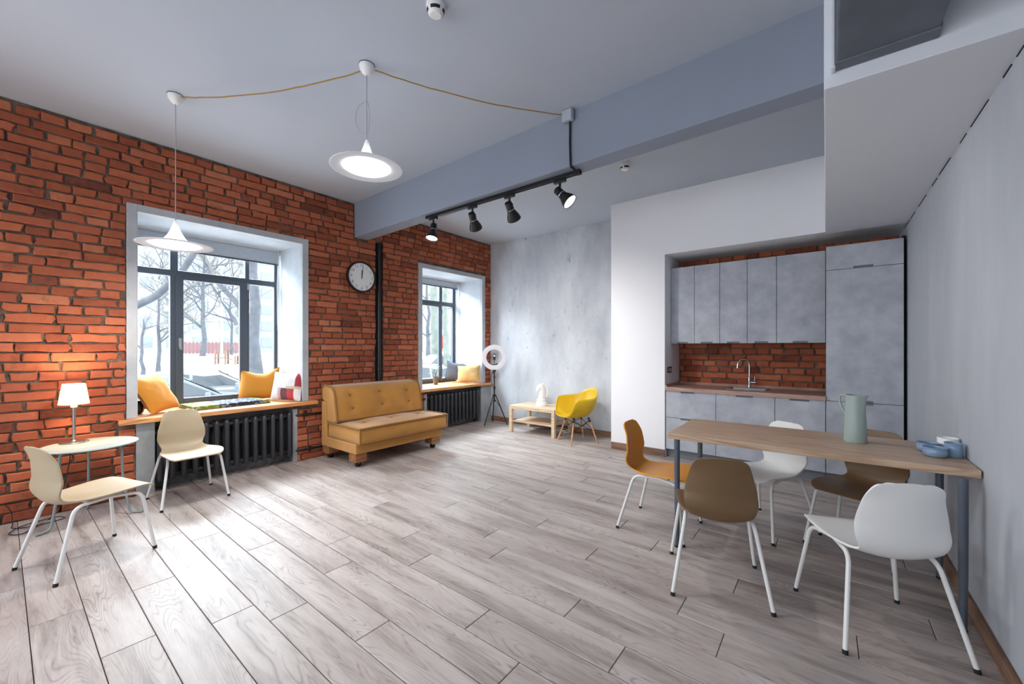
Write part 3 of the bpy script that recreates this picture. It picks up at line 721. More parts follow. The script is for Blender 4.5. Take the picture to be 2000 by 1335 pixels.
# local frame: x = towards the room, y along the wall
x0, x1, y0, y1 = -0.355, 0.385, -0.60, 0.615
b = MB(); b.prism([(x0,0.152),(x1,0.152),(x1,0.262),(x0+0.115,0.262),(x0+0.105,0.655),(x0+0.085,0.668),(x0,0.668)], y0, y1, 'y'); b.build('base_frame', M['velvet'], sf, bevel=0.012, seg=3)
for fx in (x0+0.07, x1-0.085):
    for fy in (y0+0.075, y1-0.085):
        bk = MB().box(fx-0.07, fx+0.07, fy-0.065, fy+0.065, 0.062, 0.152).build('foot_block', M['block'], sf, bevel=0.003)
        b = MB(); b.tube([(fx, fy-0.022, 0.028), (fx, fy-0.006, 0.028)], 0.028, 16); b.tube([(fx, fy+0.006, 0.028), (fx, fy+0.022, 0.028)], 0.028, 16)
        b.build('castor', M['black'], bk, smooth=40)
        b = MB(); b.lathe([(0.012,0.045),(0.022,0.058),(0.022,0.063)], 14, (fx, fy, 0)); b.box(fx-0.02, fx+0.02, fy-0.005, fy+0.005, 0.028, 0.058); b.build('castor_fork', M['chrome'], bk)
SB = [(0.07,-0.345),(0.12,0.115),(0.20,0.53)]
def dimple_z(pts, zt, amp=0.02, s=0.05):
    def f(q):
        if q.z > zt: q.z -= sum(amp*math.exp(-((q.x-px)**2+(q.y-py)**2)/(2*s*s)) for px, py in pts)
        return q
    return f
cx0, cx1, cy0, cy1, cz0, cz1 = -0.245, 0.428, -0.575, 0.662, 0.262, 0.432
sb = [(0.09, -0.33), (0.10, 0.04), (0.10, 0.45)]
cm, ch = ((cx0+cx1)/2, (cy0+cy1)/2, (cz0+cz1)/2), ((cx1-cx0)/2, (cy1-cy0)/2, (cz1-cz0)/2)
cu = MB().rbox(cm, ch, 0.022, 14, (0.012, 0.004, 0.022), dimple_z(sb, 0.42, 0.03, 0.06)).build('seat_cushion', M['velvet'], sf, smooth=60, weld=True)
def loop_xy(z, r=0.02, dx=0.006):
    a, b_, c, d = cx0-dx, cx1+dx, cy0-dx, cy1+dx
    q = fillet([(a, (c+d)/2, z), (a, d, z), (b_, d, z), (b_, c, z), (a, c, z), (a, (c+d)/2, z)], 0.04, 5); return q[:-1]
b = MB()
for z in (cz1-0.006, cz0+0.008): b.tube(loop_xy(z), 0.0125, 8, closed=True)
for px, py in ((cx0, cy0), (cx1, cy0), (cx1, cy1), (cx0, cy1)): b.tube([(px+math.copysign(0.004, px), py+math.copysign(0.004, py), cz0), (px+math.copysign(0.004, px), py+math.copysign(0.004, py), cz1)], 0.008, 8)
b.build('piping', M['velvet_piping'], cu, smooth=60)
for px, py in sb: MB().lathe([(0.0,0.0),(0.013,0.0),(0.011,0.006),(0.0,0.009)], 14, (px, py, cz1-0.0015)).build('button', M['velvet_piping'], cu, smooth=50)
# back cushion: bolster-topped profile extruded along the wall
pf = [(-0.235,0.44),(-0.245,0.668),(-0.330,0.690),(-0.345,0.71),(-0.348,0.80),(-0.335,0.838),(-0.30,0.852),(-0.16,0.838),(-0.105,0.80),(-0.082,0.74),(-0.055,0.60),(-0.035,0.50),(-0.03,0.455),(-0.06,0.44)]
by0, by1 = -0.595, 0.640
bt = [(-0.395, 0.742), (-0.375, 0.592), (0.005, 0.752), (0.025, 0.597), (0.415, 0.738), (0.43, 0.590)]
def resample(pts, step):
    out = []
    for p, q in zip(pts, pts[1:] + pts[:1]):
        L = math.dist(p, q); k = max(1, int(L/step))
        out += [(p[0]+(q[0]-p[0])*i/k, p[1]+(q[1]-p[1])*i/k) for i in range(k)]
    return out
prf = resample([tuple(p) for p in spline(pf + pf[:1], 1)[:-1]], 0.03); m_ = len(prf)
pcx, pcz = -0.17, 0.64
def backfn(u, v):
    y = by0 + (by1-by0)*u; i = int(round(v*m_)) % m_; x, z = prf[i]
    e = min(1, min(u, 1-u)/0.02); k = 0.94 + 0.06*math.sqrt(max(0, e*(2-e)))
    x = pcx + (x-pcx)*k; z = pcz + (z-pcz)*k
    if x > -0.17 and 0.5 < z < 0.81:
        x += 0.012*(1-(2*u-1)**2)
        x -= sum(0.028*math.exp(-((y-py)**2+(z-pz)**2)/(2*0.045**2)) for py, pz in bt)
    return (x, y, z)
b = MB(); b.grid(backfn, 60, m_, cv=True); b.f.append(tuple(range(m_))); b.f.append(tuple(range(59*m_, 60*m_))); b.m += [0, 0]
bc = b.build('back_cushion', M['velvet'], sf, smooth=50)
b = MB()
for yy in (by0+0.012, by1-0.012): b.tube([(x*1.0+(x-pcx)*0.03, yy, z+(z-pcz)*0.02) for x, z in [(q[0], q[1]) for q in prf]], 0.012, 8, closed=True)
b.tube([(-0.028, by0+0.02, 0.458), (-0.024, (by0+by1)/2, 0.458), (-0.028, by1-0.02, 0.458)], 0.009, 8); b.tube([(-0.315, by0+0.02, 0.85), (-0.315, by1-0.02, 0.85)], 0.008, 8)
b.build('piping', M['velvet_piping'], bc, smooth=60)
for py, pz in bt:
    xf = -0.055 + (0.60-pz)*0.2 - 0.004 + 0.004
    o = MB().lathe([(0.0,0.0),(0.013,0.0),(0.011,0.006),(0.0,0.009)], 14).build('button', M['velvet_piping'], bc, smooth=50)
    o.location = (xf - 0.008, py, pz); o.rotation_euler = (0, math.radians(80), 0)

# ------------------------------------------------------------------ radiators: cast-iron sections
def section_mesh():
    b = MB()
    for dx in (0.0, -0.095):
        b.tube([(dx,0,0.078),(dx,0,0.088),(dx,0,0.11),(dx,0,0.53),(dx,0,0.552),(dx,0,0.565),(dx,0,0.572)], [(0.004,0.004),(0.016,0.012),(0.024,0.0205),(0.024,0.0205),(0.023,0.0195),(0.016,0.014),(0.004,0.004)], 12)
        b.tube([(dx+0.0235,0.0,0.13),(dx+0.0235,0.0,0.52)], (0.004, 0.003), 6)
    for z in (0.125, 0.525):
        b.tube([(0.0,0,z),(-0.095,0,z)], 0.017, 10); b.tube([(-0.047,-0.043,z),(-0.047,0.043,z)], 0.021, 12)
    return b
def radiator(lab, ys, x=-4.745):
    t = thing('radiator', lab, 'radiator', (x, ys[0], 0), 0, 'cast-iron radiators below the windows')
    s0 = None
    for y in ys:
        if s0 is None: s0 = o = section_mesh().build('radiator_section', M['radiator'], t, smooth=50)
        else: o = s0.copy(); sc.collection.objects.link(o); o.parent = t
        o.location = (0, y - ys[0], 0)
    L = ys[-1] - ys[0]
    for z in (0.125, 0.525):
        MB().tube([(-0.047, -0.045, z), (-0.047, -0.075, z)], 0.026, 8).build('end_plug', M['radiator'], t)
    for yy in (0.043, L-0.043): MB().box(-0.165, -0.02, yy-0.006, yy+0.006, 0.095, 0.112).build('bracket', M['radiator'], t)
    return t
radiator('graphite cast-iron radiator under the wider window, behind the beige chair', [2.008 - 0.0855*i for i in range(13, -1, -1)])
radiator('graphite cast-iron radiator under the narrower window, right of the sofa', [5.09 - 0.0855*i for i in range(12, -1, -1)])
def pipe(name, lab, pts, r, mat, extra=None, fr=0.03):
    t = thing(name, lab, 'pipe', (0, 0, 0))
    MB().tube(fillet(pts, fr), r, 14).build('pipe_run', mat, t, smooth=50)
    return t
p = pipe('heating_pipe', 'black upper heating pipe running from the wide-window radiator towards the sofa', [(-4.792,2.05,0.525),(-4.735,2.12,0.525),(-4.735,3.10,0.522)], 0.0135, M['black'])
b = MB(); b.tube([(-4.735,2.150,0.525),(-4.735,2.205,0.525)], 0.020, 8); b.tube([(-4.735,2.178,0.525),(-4.735,2.178,0.565)], 0.008, 8); b.box(-4.74,-4.73,2.155,2.20,0.563,0.572); b.build('valve', M['black'], p)
p = pipe('heating_pipe', 'black lower heating pipe near the floor, from the wide-window radiator to the sofa', [(-4.792,2.05,0.125),(-4.735,2.12,0.125),(-4.735,3.10,0.125)], 0.0135, M['black'])
b = MB(); b.tube([(-4.735,2.22,0.125),(-4.735,2.26,0.125)], 0.019, 8); b.build('pipe_collar', M['black'], p)
p = pipe('riser_pipe', 'black vertical riser pipe in a dark chase between the clock and the second window', [(-4.757,3.164,0.0),(-4.757,3.164,2.703)], 0.027, M['black'])
b = MB(); b.lathe([(0.028,0.0),(0.033,0.004),(0.033,0.05),(0.028,0.055)], 16, (-4.757,3.164,0.98)); b.build('pipe_collar', M['black'], p, smooth=40)
pipe('heating_pipe', 'black heating pipe from the riser to the narrower-window radiator', [(-4.735,3.24,0.525),(-4.735,3.93,0.525),(-4.792,3.985,0.525)], 0.0135, M['black'])

# ------------------------------------------------------------------ lamp table, lamp, cables
t = thing('side_table', 'small round pale sage side table with bent tube legs against the brick wall', 'table', (-4.415, 0.43, 0))
MB().lathe([(0.0,0.552),(0.255,0.552),(0.266,0.555),(0.269,0.561),(0.266,0.566),(0.255,0.567),(0.0,0.567)], 56).build('tabletop', M['sage'], t, smooth=40)
for a in (58, 178, 298):
    c, s = math.cos(math.radians(a)), math.sin(math.radians(a))
    pts = fillet([(0.05*c,0.05*s,0.545),(0.185*c,0.185*s,0.545),(0.19*c,0.19*s,0.30),(0.235*c,0.235*s,0.011),(0.315*c,0.315*s,0.011)], 0.045, 5)
    MB().tube(pts, 0.0085, 10).build('leg', M['sage_leg'], t, smooth=50)
l = thing('table_lamp', 'small table lamp with lit pleated shade and steel stem on the round side table', 'lamp', (-4.575, 0.355, 0.567))
MB().lathe([(0.0,0.0),(0.080,0.0),(0.082,0.004),(0.078,0.008),(0.02,0.011),(0.012,0.02),(0.0,0.021)], 40).build('base', M['steel'], l, smooth=40)
MB().lathe([(0.0095,0.01),(0.0095,0.275)], 16).build('stem', M['steel'], l, smooth=40)
MB().lathe([(0.0,0.270),(0.019,0.270),(0.019,0.285),(0.014,0.29),(0.014,0.305),(0.0,0.306)], 18).build('lamp_holder', M['white_plastic'], l, smooth=40)
b = MB(); n = 112; vs = []; fs = []
for r, z in ((0.083,0.296),(0.083,0.300),(0.061,0.447),(0.061,0.451)):
    for k in range(n):
        a = 2*PI*k/n; q = r + (0.0022 if k % 4 in (0, 1) else -0.0022); vs.append((q*math.cos(a), q*math.sin(a), z))
for i in range(3):
    for k in range(n): fs.append((i*n+k, i*n+(k+1) % n, (i+1)*n+(k+1) % n, (i+1)*n+k))
b.add(vs, fs); sh = b.build('lamp_shade', M['shade'], l)
b = MB()
for r, z in ((0.084,0.297),(0.062,0.450)): b.tube([(r*math.cos(2*PI*k/40), r*math.sin(2*PI*k/40), z) for k in range(40)], 0.002, 6, closed=True)
b.build('shade_ring', M['white_plastic'], sh)
MB().lathe([(0.0,0.305),(0.012,0.31),(0.02,0.345),(0.016,0.372),(0.0,0.385)], 16).build('bulb', M['warm_bulb'], l, smooth=60)
point('table_lamp_light', (0, 0, 0.40), 15, (1.0, 0.72, 0.42), 0.03, l)
c_ = MB().tube(spline([(-4.66,0.355,0.575),(-4.694,0.35,0.56),(-4.70,0.34,0.40),(-4.69,0.30,0.15),(-4.64,0.24,0.008),(-4.50,0.16,0.006),(-4.40,0.10,0.006),(-4.46,0.04,0.006),(-4.58,0.10,0.008),(-4.62,0.26,0.010),(-4.55,0.30,0.006),(-4.50,0.16,0.013),(-4.58,0.06,0.006),(-4.66,0.06,0.02),(-4.70,0.05,0.10),(-4.715,0.02,0.155),(-4.72,-0.02,0.16)], 8), 0.0032, 6).build('power_cord', M['rubber'], l, smooth=60); c_.location = (4.575, -0.355, -0.567)

# ------------------------------------------------------------------ coffee table with knight, armchair, ring light
t = thing('coffee_table', 'low pale oak coffee table with a lower shelf by the grey back wall', 'table', (-3.46, 5.13, 0))
hx, hy = 0.41, 0.262
MB().box(-hx, hx, -hy, hy, 0.357, 0.407).build('tabletop', M['oak'], t, bevel=0.002)
for sx in (-1, 1):
    for sy in (-1, 1): MB().box(sx*(hx-0.025)-0.025, sx*(hx-0.025)+0.025, sy*(hy-0.025)-0.025, sy*(hy-0.025)+0.025, 0, 0.357).build('leg', M['oak'], t, bevel=0.0015)
MB().box(-hx+0.05, hx-0.05, -hy+0.012, hy-0.012, 0.158, 0.174).build('shelf', M['oak'], t, bevel=0.0015)
k = thing('knight_sculpture', 'white ceramic chess knight sculpture on the coffee table', 'sculpture', (-3.45, 5.14, 0.407), math.radians(-128))
MB().lathe([(0.0,0.0),(0.082,0.0),(0.084,0.012),(0.079,0.028),(0.076,0.04),(0.079,0.046),(0.074,0.058),(0.068,0.062),(0.068,0.078),(0.073,0.086),(0.070,0.096),(0.064,0.102),(0.0,0.104)], 36).build('plinth', M['porcelain'], k, smooth=40)
# local +x is where the muzzle points
sp = [(-0.004,0.095,0.064,0.056),(-0.012,0.14,0.066,0.052),(-0.022,0.19,0.062,0.046),(-0.022,0.235,0.056,0.041),(-0.008,0.275,0.050,0.038),(0.014,0.292,0.044,0.034),(0.036,0.278,0.040,0.030),(0.052,0.252,0.034,0.026),(0.060,0.228,0.026,0.022),(0.062,0.214,0.012,0.012)]
S = spline(sp, 5)
MB().tube([(x, 0, z) for x, z, a, c in S], [(a, c) for x, z, a, c in S], 22).build('head', M['porcelain'], k, smooth=70)
b = MB()
for sy in (-1, 1): b.tube([(-0.008, sy*0.018, 0.300), (-0.010, sy*0.022, 0.325), (-0.006, sy*0.020, 0.342)], [(0.012,0.009),(0.009,0.007),(0.001,0.001)], 8)
b.build('ear', M['porcelain'], k, smooth=60)
b = MB()
for i, (x, z) in enumerate(spline([(-0.03,0.325),(-0.066,0.285),(-0.085,0.235),(-0.086,0.18),(-0.078,0.13)], 3)):
    b.rbox((x, 0, z), (0.017, 0.014, 0.012), 0.009, 2)
b.build('mane', M['porcelain'], k, smooth=60)

a_ = thing('armchair', 'yellow bucket armchair on splayed wooden dowel legs beside the coffee table', 'armchair', (-2.694, 4.90, 0), math.radians(-124))
half = [(0.272,0.0,0.378),(0.262,0.10,0.382),(0.238,0.19,0.398),(0.215,0.238,0.45),(0.195,0.262,0.52),(0.172,0.278,0.585),(0.13,0.284,0.612),(0.05,0.286,0.618),(-0.05,0.276,0.622),(-0.12,0.252,0.632),(-0.175,0.21,0.662),(-0.218,0.15,0.705),(-0.240,0.08,0.732),(-0.246,0.0,0.738)]
H = spline(half, 4); RIM = [Vector(p) for p in H] + [Vector((p[0], -p[1], p[2])) for p in H[-2:0:-1]]
nr = len(RIM); C = Vector((0.03, 0, 0.352))
def shellfn(u, v):
    R = RIM[int(round(u*nr)) % nr]; ang = v*PI/2
    g = math.sin(ang) ** 0.85; hgt = (1-math.cos(ang)) ** 1.05
    return (C.x + (R.x-C.x)*g, C.y + (R.y-C.y)*g, C.z + (R.z-C.z)*hgt)
b = MB(); b.grid(shellfn, nr, 20, cu=True)
s = b.build('seat_shell', M['yellow'], a_, smooth=80, weld=True); so = s.modifiers.new('thickness', 'SOLIDIFY'); so.thickness = 0.009; so.offset = 1
for sx in (1, -1):
    for sy in (1, -1):
        lg = MB().tube([(0.115*sx, 0.12*sy, 0.325), (0.20*sx, 0.205*sy, 0.0)], [0.0125, 0.0095], 12).build('leg', M['dowel'], a_, smooth=50)
        MB().tube([(0.105*sx, 0.11*sy, 0.350), (0.125*sx, 0.13*sy, 0.29)], 0.0138, 10).build('leg_socket', M['black'], lg, smooth=50)
b = MB()
q = lambda sx, sy, t_: Vector((0.115*sx, 0.12*sy, 0.325)).lerp(Vector((0.20*sx, 0.205*sy, 0.0)), t_)
for (p1, p2) in (((1,1),(1,-1)), ((1,-1),(-1,-1)), ((-1,-1),(-1,1)), ((-1,1),(1,1))):
    b.tube([q(*p1, 0.04), q(*p2, 0.47)], 0.004, 6); b.tube([q(*p1, 0.47), q(*p2, 0.04)], 0.004, 6)
b.build('wire_brace', M['black'], a_, smooth=50)

r_ = thing('ring_light', 'white ring light with phone clamp on a black tripod in the corner', 'light stand', (-4.425, 5.165, 0), math.radians(-50))
# local +x faces the room
RC = 1.131
def ringfn(u, v):
    a = 2*PI*u; p = 2*PI*v; rr_ = 0.174 + 0.0395*max(-1, min(1, math.cos(p)*1.25)); x = 0.016*max(-1, min(1, math.sin(p)*1.3))
    return (x, rr_*math.cos(a), RC + rr_*math.sin(a))
ri = MB().grid(ringfn, 72, 20, cu=True, cv=True).build('ring_head', M['ring_diffuser'], r_, smooth=50)
def ringback(u, v):
    a = 2*PI*u; p = 2*PI*v; rr_ = 0.174 + 0.036*max(-1, min(1, math.cos(p)*1.3)); x = -0.017 + 0.012*max(-1, min(1, math.sin(p)*1.3))
    return (x, rr_*math.cos(a), RC + rr_*math.sin(a))
MB().grid(ringback, 72, 16, cu=True, cv=True).build('ring_housing', M['white_plastic'], ri, smooth=50)
b = MB(); b.tube([(0.0,0.0,0.80),(0.0,0.0,0.93)], 0.0125, 12); b.box(-0.018,0.018,-0.028,0.028,0.885,0.922); b.box(-0.012,0.012,-0.045,-0.012,0.86,0.882); b.build('neck', M['black'], r_, bevel=0.003)
b = MB(); b.tube([(0.0,0.0,RC-0.10),(0.0,0.0,RC-0.03)], 0.006, 8); b.tube([(0.0,-0.075,RC-0.115),(0.0,-0.04,RC-0.122),(0.0,0.02,RC-0.122),(0.0,0.055,RC-0.112)], 0.008, 8); b.box(-0.006,0.006,0.03,0.04,RC-0.115,RC-0.10); b.build('bracket', M['black'], r_)
ph = MB().box(-0.008, 0.006, -0.021, 0.021, RC-0.045, RC+0.062).build('phone_clamp', M['black'], r_, bevel=0.003)
MB().box(0.006, 0.0085, -0.015, 0.015, RC+0.012, RC+0.045).build('clamp_pad', M['white_plastic'], ph)
b = MB(); b.lathe([(0.013,0.40),(0.013,0.62),(0.011,0.62),(0.011,0.82)], 14); b.lathe([(0.02,0.60),(0.02,0.64)], 12); b.lathe([(0.018,0.78),(0.018,0.81)], 12); b.lathe([(0.03,0.47),(0.032,0.48),(0.032,0.505),(0.018,0.51)], 14); b.lathe([(0.024,0.385),(0.026,0.395),(0.026,0.41),(0.016,0.415)], 14)
b.build('centre_column', M['black'], r_, smooth=40)
for a in (-44, 70, 188):
    c, s = math.cos(math.radians(a)), math.sin(math.radians(a))
    lg = MB().tube([(0.028*c,0.028*s,0.487),(0.235*c,0.235*s,0.006)], 0.0095, 10).build('leg', M['black'], r_, smooth=50)
    MB().tube([(0.024*c,0.024*s,0.40),(0.115*c,0.115*s,0.285)], 0.005, 8).build('leg_brace', M['black'], lg, smooth=50)
MB().tube([(0.0,-0.026,0.88),(0.004,-0.06,0.80),(0.004,-0.05,0.70),(0.003,-0.018,0.64)], 0.003, 6).build('cable', M['rubber'], r_, smooth=60)
c_ = MB().tube(spline([(-3.72,5.30,0.006),(-3.5,5.38,0.006),(-3.35,5.415,0.006),(-3.1,5.42,0.006),(-2.95,5.415,0.006),(-2.84,5.40,0.006)], 8), 0.004, 6).build('power_cable', M['rubber'], None, smooth=60)
tag(c_, 'black power cable lying on the floor beneath the coffee table', 'cable')
pts = [(-3.42,5.40,0.17),(-3.38,5.415,0.10),(-3.30,5.40,0.008)]
for i in range(30):
    a = i*1.05; rr_ = 0.085 + 0.03*math.sin(i*1.7); pts.append((-3.16 + rr_*1.25*math.cos(a), 5.25 + rr_*math.sin(a)*0.8, 0.010 + 0.0022*i))
c_ = MB().tube(spline(pts, 5), 0.0032, 5).build('power_cable', M['white_plastic'], None, smooth=60)
tag(c_, 'coiled white cable heaped on the floor beneath the coffee table', 'cable')

# ------------------------------------------------------------------ wall clock
ck = thing('wall_clock', 'round white wall clock with black rim hanging on the brick wall', 'clock', (-4.745, 2.880, 2.207))
def xl(mb):   # lathe axis z -> world +x
    mb.v = [(z, x, y) for x, y, z in mb.v]; return mb
xl(MB().lathe([(0.0,0.0),(0.198,0.0),(0.20,0.006),(0.198,0.040),(0.190,0.046),(0.182,0.043),(0.176,0.030),(0.0,0.029)], 64)).build('rim', M['black'], ck, smooth=35)
fc = xl(MB().lathe([(0.0,0.0300),(0.1765,0.0300),(0.1765,0.0312),(0.0,0.0312)], 64)).build('dial', M['white_plastic'], ck)
num = plain('dial_grey_print', '6f747c', 0.7)
for h in range(1, 13):
    cu_ = bpy.data.curves.new('numeral', 'FONT'); cu_.body = str(h); cu_.size = 0.052; cu_.align_x = 'CENTER'; cu_.align_y = 'CENTER'; cu_.extrude = 0.0004
    tmp = bpy.data.objects.new('numeral_source', cu_); sc.collection.objects.link(tmp); bpy.context.view_layer.update()
    me = bpy.data.meshes.new_from_object(tmp.evaluated_get(bpy.context.evaluated_depsgraph_get())); bpy.data.objects.remove(tmp); me.materials.clear(); me.materials.append(num)
    o = bpy.data.objects.new('numeral', me); sc.collection.objects.link(o); o.parent = ck
    a = math.radians(90 - 30*h); o.location = (0.0318, 0.146*math.cos(a), 0.146*math.sin(a)); o.rotation_euler = (PI/2, 0, PI/2)
def hand(nm, ang, L, w_, x):
    a = math.radians(ang); d = Vector((0, math.sin(a), math.cos(a))); s = Vector((0, math.cos(a), -math.sin(a)))
    b = MB(); q = [d*-0.025 - s*w_, d*-0.025 + s*w_, d*L + s*w_*.7, d*L - s*w_*.7]
    b.add([p + Vector((x, 0, 0)) for p in q] + [p + Vector((x+0.0015, 0, 0)) for p in q], [(0,1,2,3),(7,6,5,4),(0,4,5,1),(1,5,6,2),(2,6,7,3),(3,7,4,0)]); b.build(nm, M['black'], ck)
hand('hour_hand', 1, 0.085, 0.005, 0.034); hand('minute_hand', 6, 0.125, 0.0035, 0.037)

# ------------------------------------------------------------------ cushions, blanket, plant on the sills
def pillow(name, lab, mat, loc, size, face, lean, roll=0, T=0.07, grp=None, sag=0.0, seed=0, cat='cushion'):
    """size w x h; face = heading (deg) of its front; lean = backwards tilt (deg); loc = middle of the bottom edge"""
    wd, hg = size; mb = MB(); n = 22
    def fn(s):
        def f(u, v):
            a, b_ = 2*u-1, 2*v-1
            pin = 0.07
            x = a*wd/2*(1 - pin*(1-b_*b_)); z = b_*hg/2*(1 - pin*(1-a*a))
            z -= sag*max(0, b_)*(1-a*a)**1.5*hg
            tt = T*((1-abs(a)**2.6)*(1-abs(b_)**2.6))**0.55
            wr = 0.004*mnoise.noise(Vector((a*3+seed, b_*3, s)))+0.006*mnoise.noise(Vector((a*1.4+seed, b_*1.4, 3+s)))
            return (x + wr, s*(tt + wr*(1 if tt > 0.005 else 0)), z + hg/2 + wr)
        return f
    mb.grid(fn(-1), n, n); mb.grid(fn(1), n, n)
    # orient: local front is -y
    Rm = Matrix.Rotation(math.radians(face + 90), 4, 'Z') @ Matrix.Rotation(math.radians(-lean), 4, 'X') @ Matrix.Rotation(math.radians(roll), 4, 'Y')
    o = mb.build(name, mat, None, smooth=70, weld=True); o.matrix_world = Matrix.Translation(loc) @ Rm
    bpy.context.view_layer.update()
    zmin = min((o.matrix_world @ Vector(v.co)).z for v in o.data.vertices); o.location.z += loc[2] - zmin
    return tag(o, lab, cat, grp)
SG = 'cushions on the window sills'
pillow('cushion', 'amber cushion slumped against the near side of the wide window', M['cushion_y'], (-4.955, 0.985, 0.682), (0.34, 0.38), 38, 30, -6, 0.075, SG, seed=1)
pillow('cushion', 'grey striped cushion peeping out behind the slumped amber cushion', M['stripe'], (-5.24, 1.0, 0.682), (0.32, 0.38), 40, 30, 6, 0.05, SG, seed=2)
pillow('cushion', 'amber cushion with pointed corners propped against the window beside the patchwork one', M['cushion_y'], (-5.30, 1.90, 0.682), (0.42, 0.385), -22, 14, 0, 0.085, SG, 0.16, 3)
pillow('cushion', 'white cushion with red and plum patches at the sofa end of the sill', M['patch'], (-4.92, 2.03, 0.682), (0.40, 0.34), -62, 14, 0, 0.06, SG, 0.0, 4)
pillow('cushion', 'slate grey cushion behind the straw yellow one on the corner window sill', M['cushion_g'], (-5.22, 5.06, 0.678), (0.44, 0.34), -40, 16, 8, 0.07, SG, 0.06, 5)
pillow('cushion', 'straw yellow linen cushion in front of the slate grey one', M['cushion_p'], (-4.90, 5.03, 0.678), (0.42, 0.31), -62, 16, -3, 0.065, SG, 0.0, 6)
o = MB().rbox((0, 0, 0.075), (0.10, 0.075, 0.075), 0.05, 5).build('vinyl_bag', M['bag'], None, smooth=60, weld=True); o.location = (-5.10, 0.795, 0.679); o.scale = (1, 0.6, 0.9); tag(o, 'glossy black bag in the shade behind the amber cushion', 'bag')
bl = thing('blanket', 'folded green and navy printed blanket lying flat on the wide window sill', 'blanket', (-5.09, 1.51, 0.6795), math.radians(4))
for i in range(3):
    f = lambda q, i=i: Vector((q.x, q.y, q.z + 0.003*mnoise.noise(Vector((q.x*8, q.y*8, i)))))
    MB().rbox((0.004*i, -0.006*i, 0.008 + 0.0125*i), (0.20 - 0.004*i, 0.36 - 0.006*i, 0.0068), 0.006, 8, (0, 0, 0.001), f).build('fold', M['blanket'], bl, smooth=60, weld=True)
pl = thing('potted_plant', 'small leafy plant in a grey pot on the corner window sill', 'plant', (-5.17, 4.52, 0.676))
MB().lathe([(0.0,0.0),(0.034,0.0),(0.036,0.004),(0.048,0.128),(0.050,0.135),(0.045,0.135),(0.043,0.12),(0.0,0.118)], 28).build('pot', M['pot'], pl, smooth=40)
for i, (a, L, h) in enumerate([(100, 0.05, 0.27), (-60, 0.085, 0.25), (-75, 0.10, 0.20), (140, 0.06, 0.24), (10, 0.03, 0.29)]):
    c, s = math.cos(math.radians(a)), math.sin(math.radians(a))
    st = spline([(0,0,0.118),(0.2*L*c,0.2*L*s,0.19),(L*c,L*s,h)], 5); stem = MB().tube(st, 0.002, 5).build('stem', M['leaf'], pl)
    for k_ in (-1, 1):
        tip = Vector(st[-1]) + Vector((c*0.05 - s*k_*0.045, s*0.05 + c*k_*0.045, 0.015*k_)); base = Vector(st[-2]); mid = (tip+base)/2 + Vector((0, 0, 0.012)); sd = (tip-base).cross(Vector((0, 0, 1))).normalized()*0.018
        MB().add([base, mid+sd, tip, mid-sd, mid+Vector((0,0,0.004))], [(0,1,4),(1,2,4),(2,3,4),(3,0,4)]).build('leaf', M['leaf'], stem, smooth=60)

# ------------------------------------------------------------------ kitchen
def front(name, parent, x0, x1, z0, z1, y, notch=None, side='bottom', nw=0.11, th=0.019):
    """a slab door with the finger notch cut out of its edge; notch = centre x"""
    g = 0.0024; a, c, p, q = x0+g, x1-g, z0+g, z1-g
    if notch is None: pts = [(a,p),(c,p),(c,q),(a,q)]
    else:
        h = 0.019; l, r = notch-nw/2, notch+nw/2
        if side == 'bottom': pts = [(a,p),(l,p),(l,p+h),(r,p+h),(r,p),(c,p),(c,q),(a,q)]
        else: pts = [(a,p),(c,p),(c,q),(r,q),(r,q-h),(l,q-h),(l,q),(a,q)]
    d = MB().prism(pts, y, y+th, 'y').build(name, M['kitchen'], parent)
    if notch is not None:
        zz = (p, p+0.022) if side == 'bottom' else (q-0.022, q)
        MB().box(l-0.004, r+0.004, y+th-0.007, y+th, zz[0], zz[1]).build('handle_recess', M['recess'], d)
    return d
UY = 5.110
ux = [-1.511, -1.240, -0.966, -0.692, -0.419, -0.006]
ul = ['first grey wall cabinet from the left, next to the white wall', 'second grey wall cabinet from the left in the kitchen row', 'third grey wall cabinet, the middle of the five',
      'fourth grey wall cabinet, left of the wide one', 'widest grey wall cabinet, right beside the tall unit']
for i in range(5):
    a, c = ux[i], ux[i+1]; t = thing('wall_cabinet', ul[i], 'cabinet', (0, 0, 0), 0, 'grey wall cabinets')
    MB().box(a+0.001, c-0.001, UY+0.0205, 5.43, 1.350, 2.272).build('body', M['kitchen_dark'], t)
    front('door', t, a, c, 1.345, 2.274, UY, (a+c)/2 + (0.0 if i < 4 else 0.0), 'bottom', 0.125 if i < 4 else 0.13)
t = thing('tall_cabinet', 'tall grey cabinet with three doors at the right end of the kitchen', 'cabinet', (0, 0, 0))
MB().box(-0.003, 0.537, 4.9205, 5.43, 0.095, 2.262).build('body', M['kitchen_dark'], t)
MB().box(-0.003, 0.537, 4.955, 4.97, 0.0, 0.095).build('plinth', M['recess'], t)
front('door', t, -0.005, 0.538, 2.037, 2.266, 4.90, 0.267, 'bottom', 0.14)
front('door', t, -0.005, 0.538, 0.788, 2.037, 4.90, 0.267, 'bottom', 0.14)
front('door', t, -0.005, 0.538, 0.095, 0.788, 4.90, 0.267, 'top', 0.14)
MB().box(0.5385, 0.5605, 4.99, 5.44, 0.0, 2.30).build('shadow_gap_strip', M['gap'], t)  # black strip painted in for the dark gap beside the wall
bl_ = [('base_cabinet', -1.508, -0.966, 'grey base cabinet with two drawers at the left end of the kitchen'), ('base_cabinet', -0.966, -0.416, 'grey sink base cabinet in the middle of the kitchen run'),
       ('base_cabinet', -0.416, -0.006, 'grey base cabinet between the sink unit and the tall cabinet')]
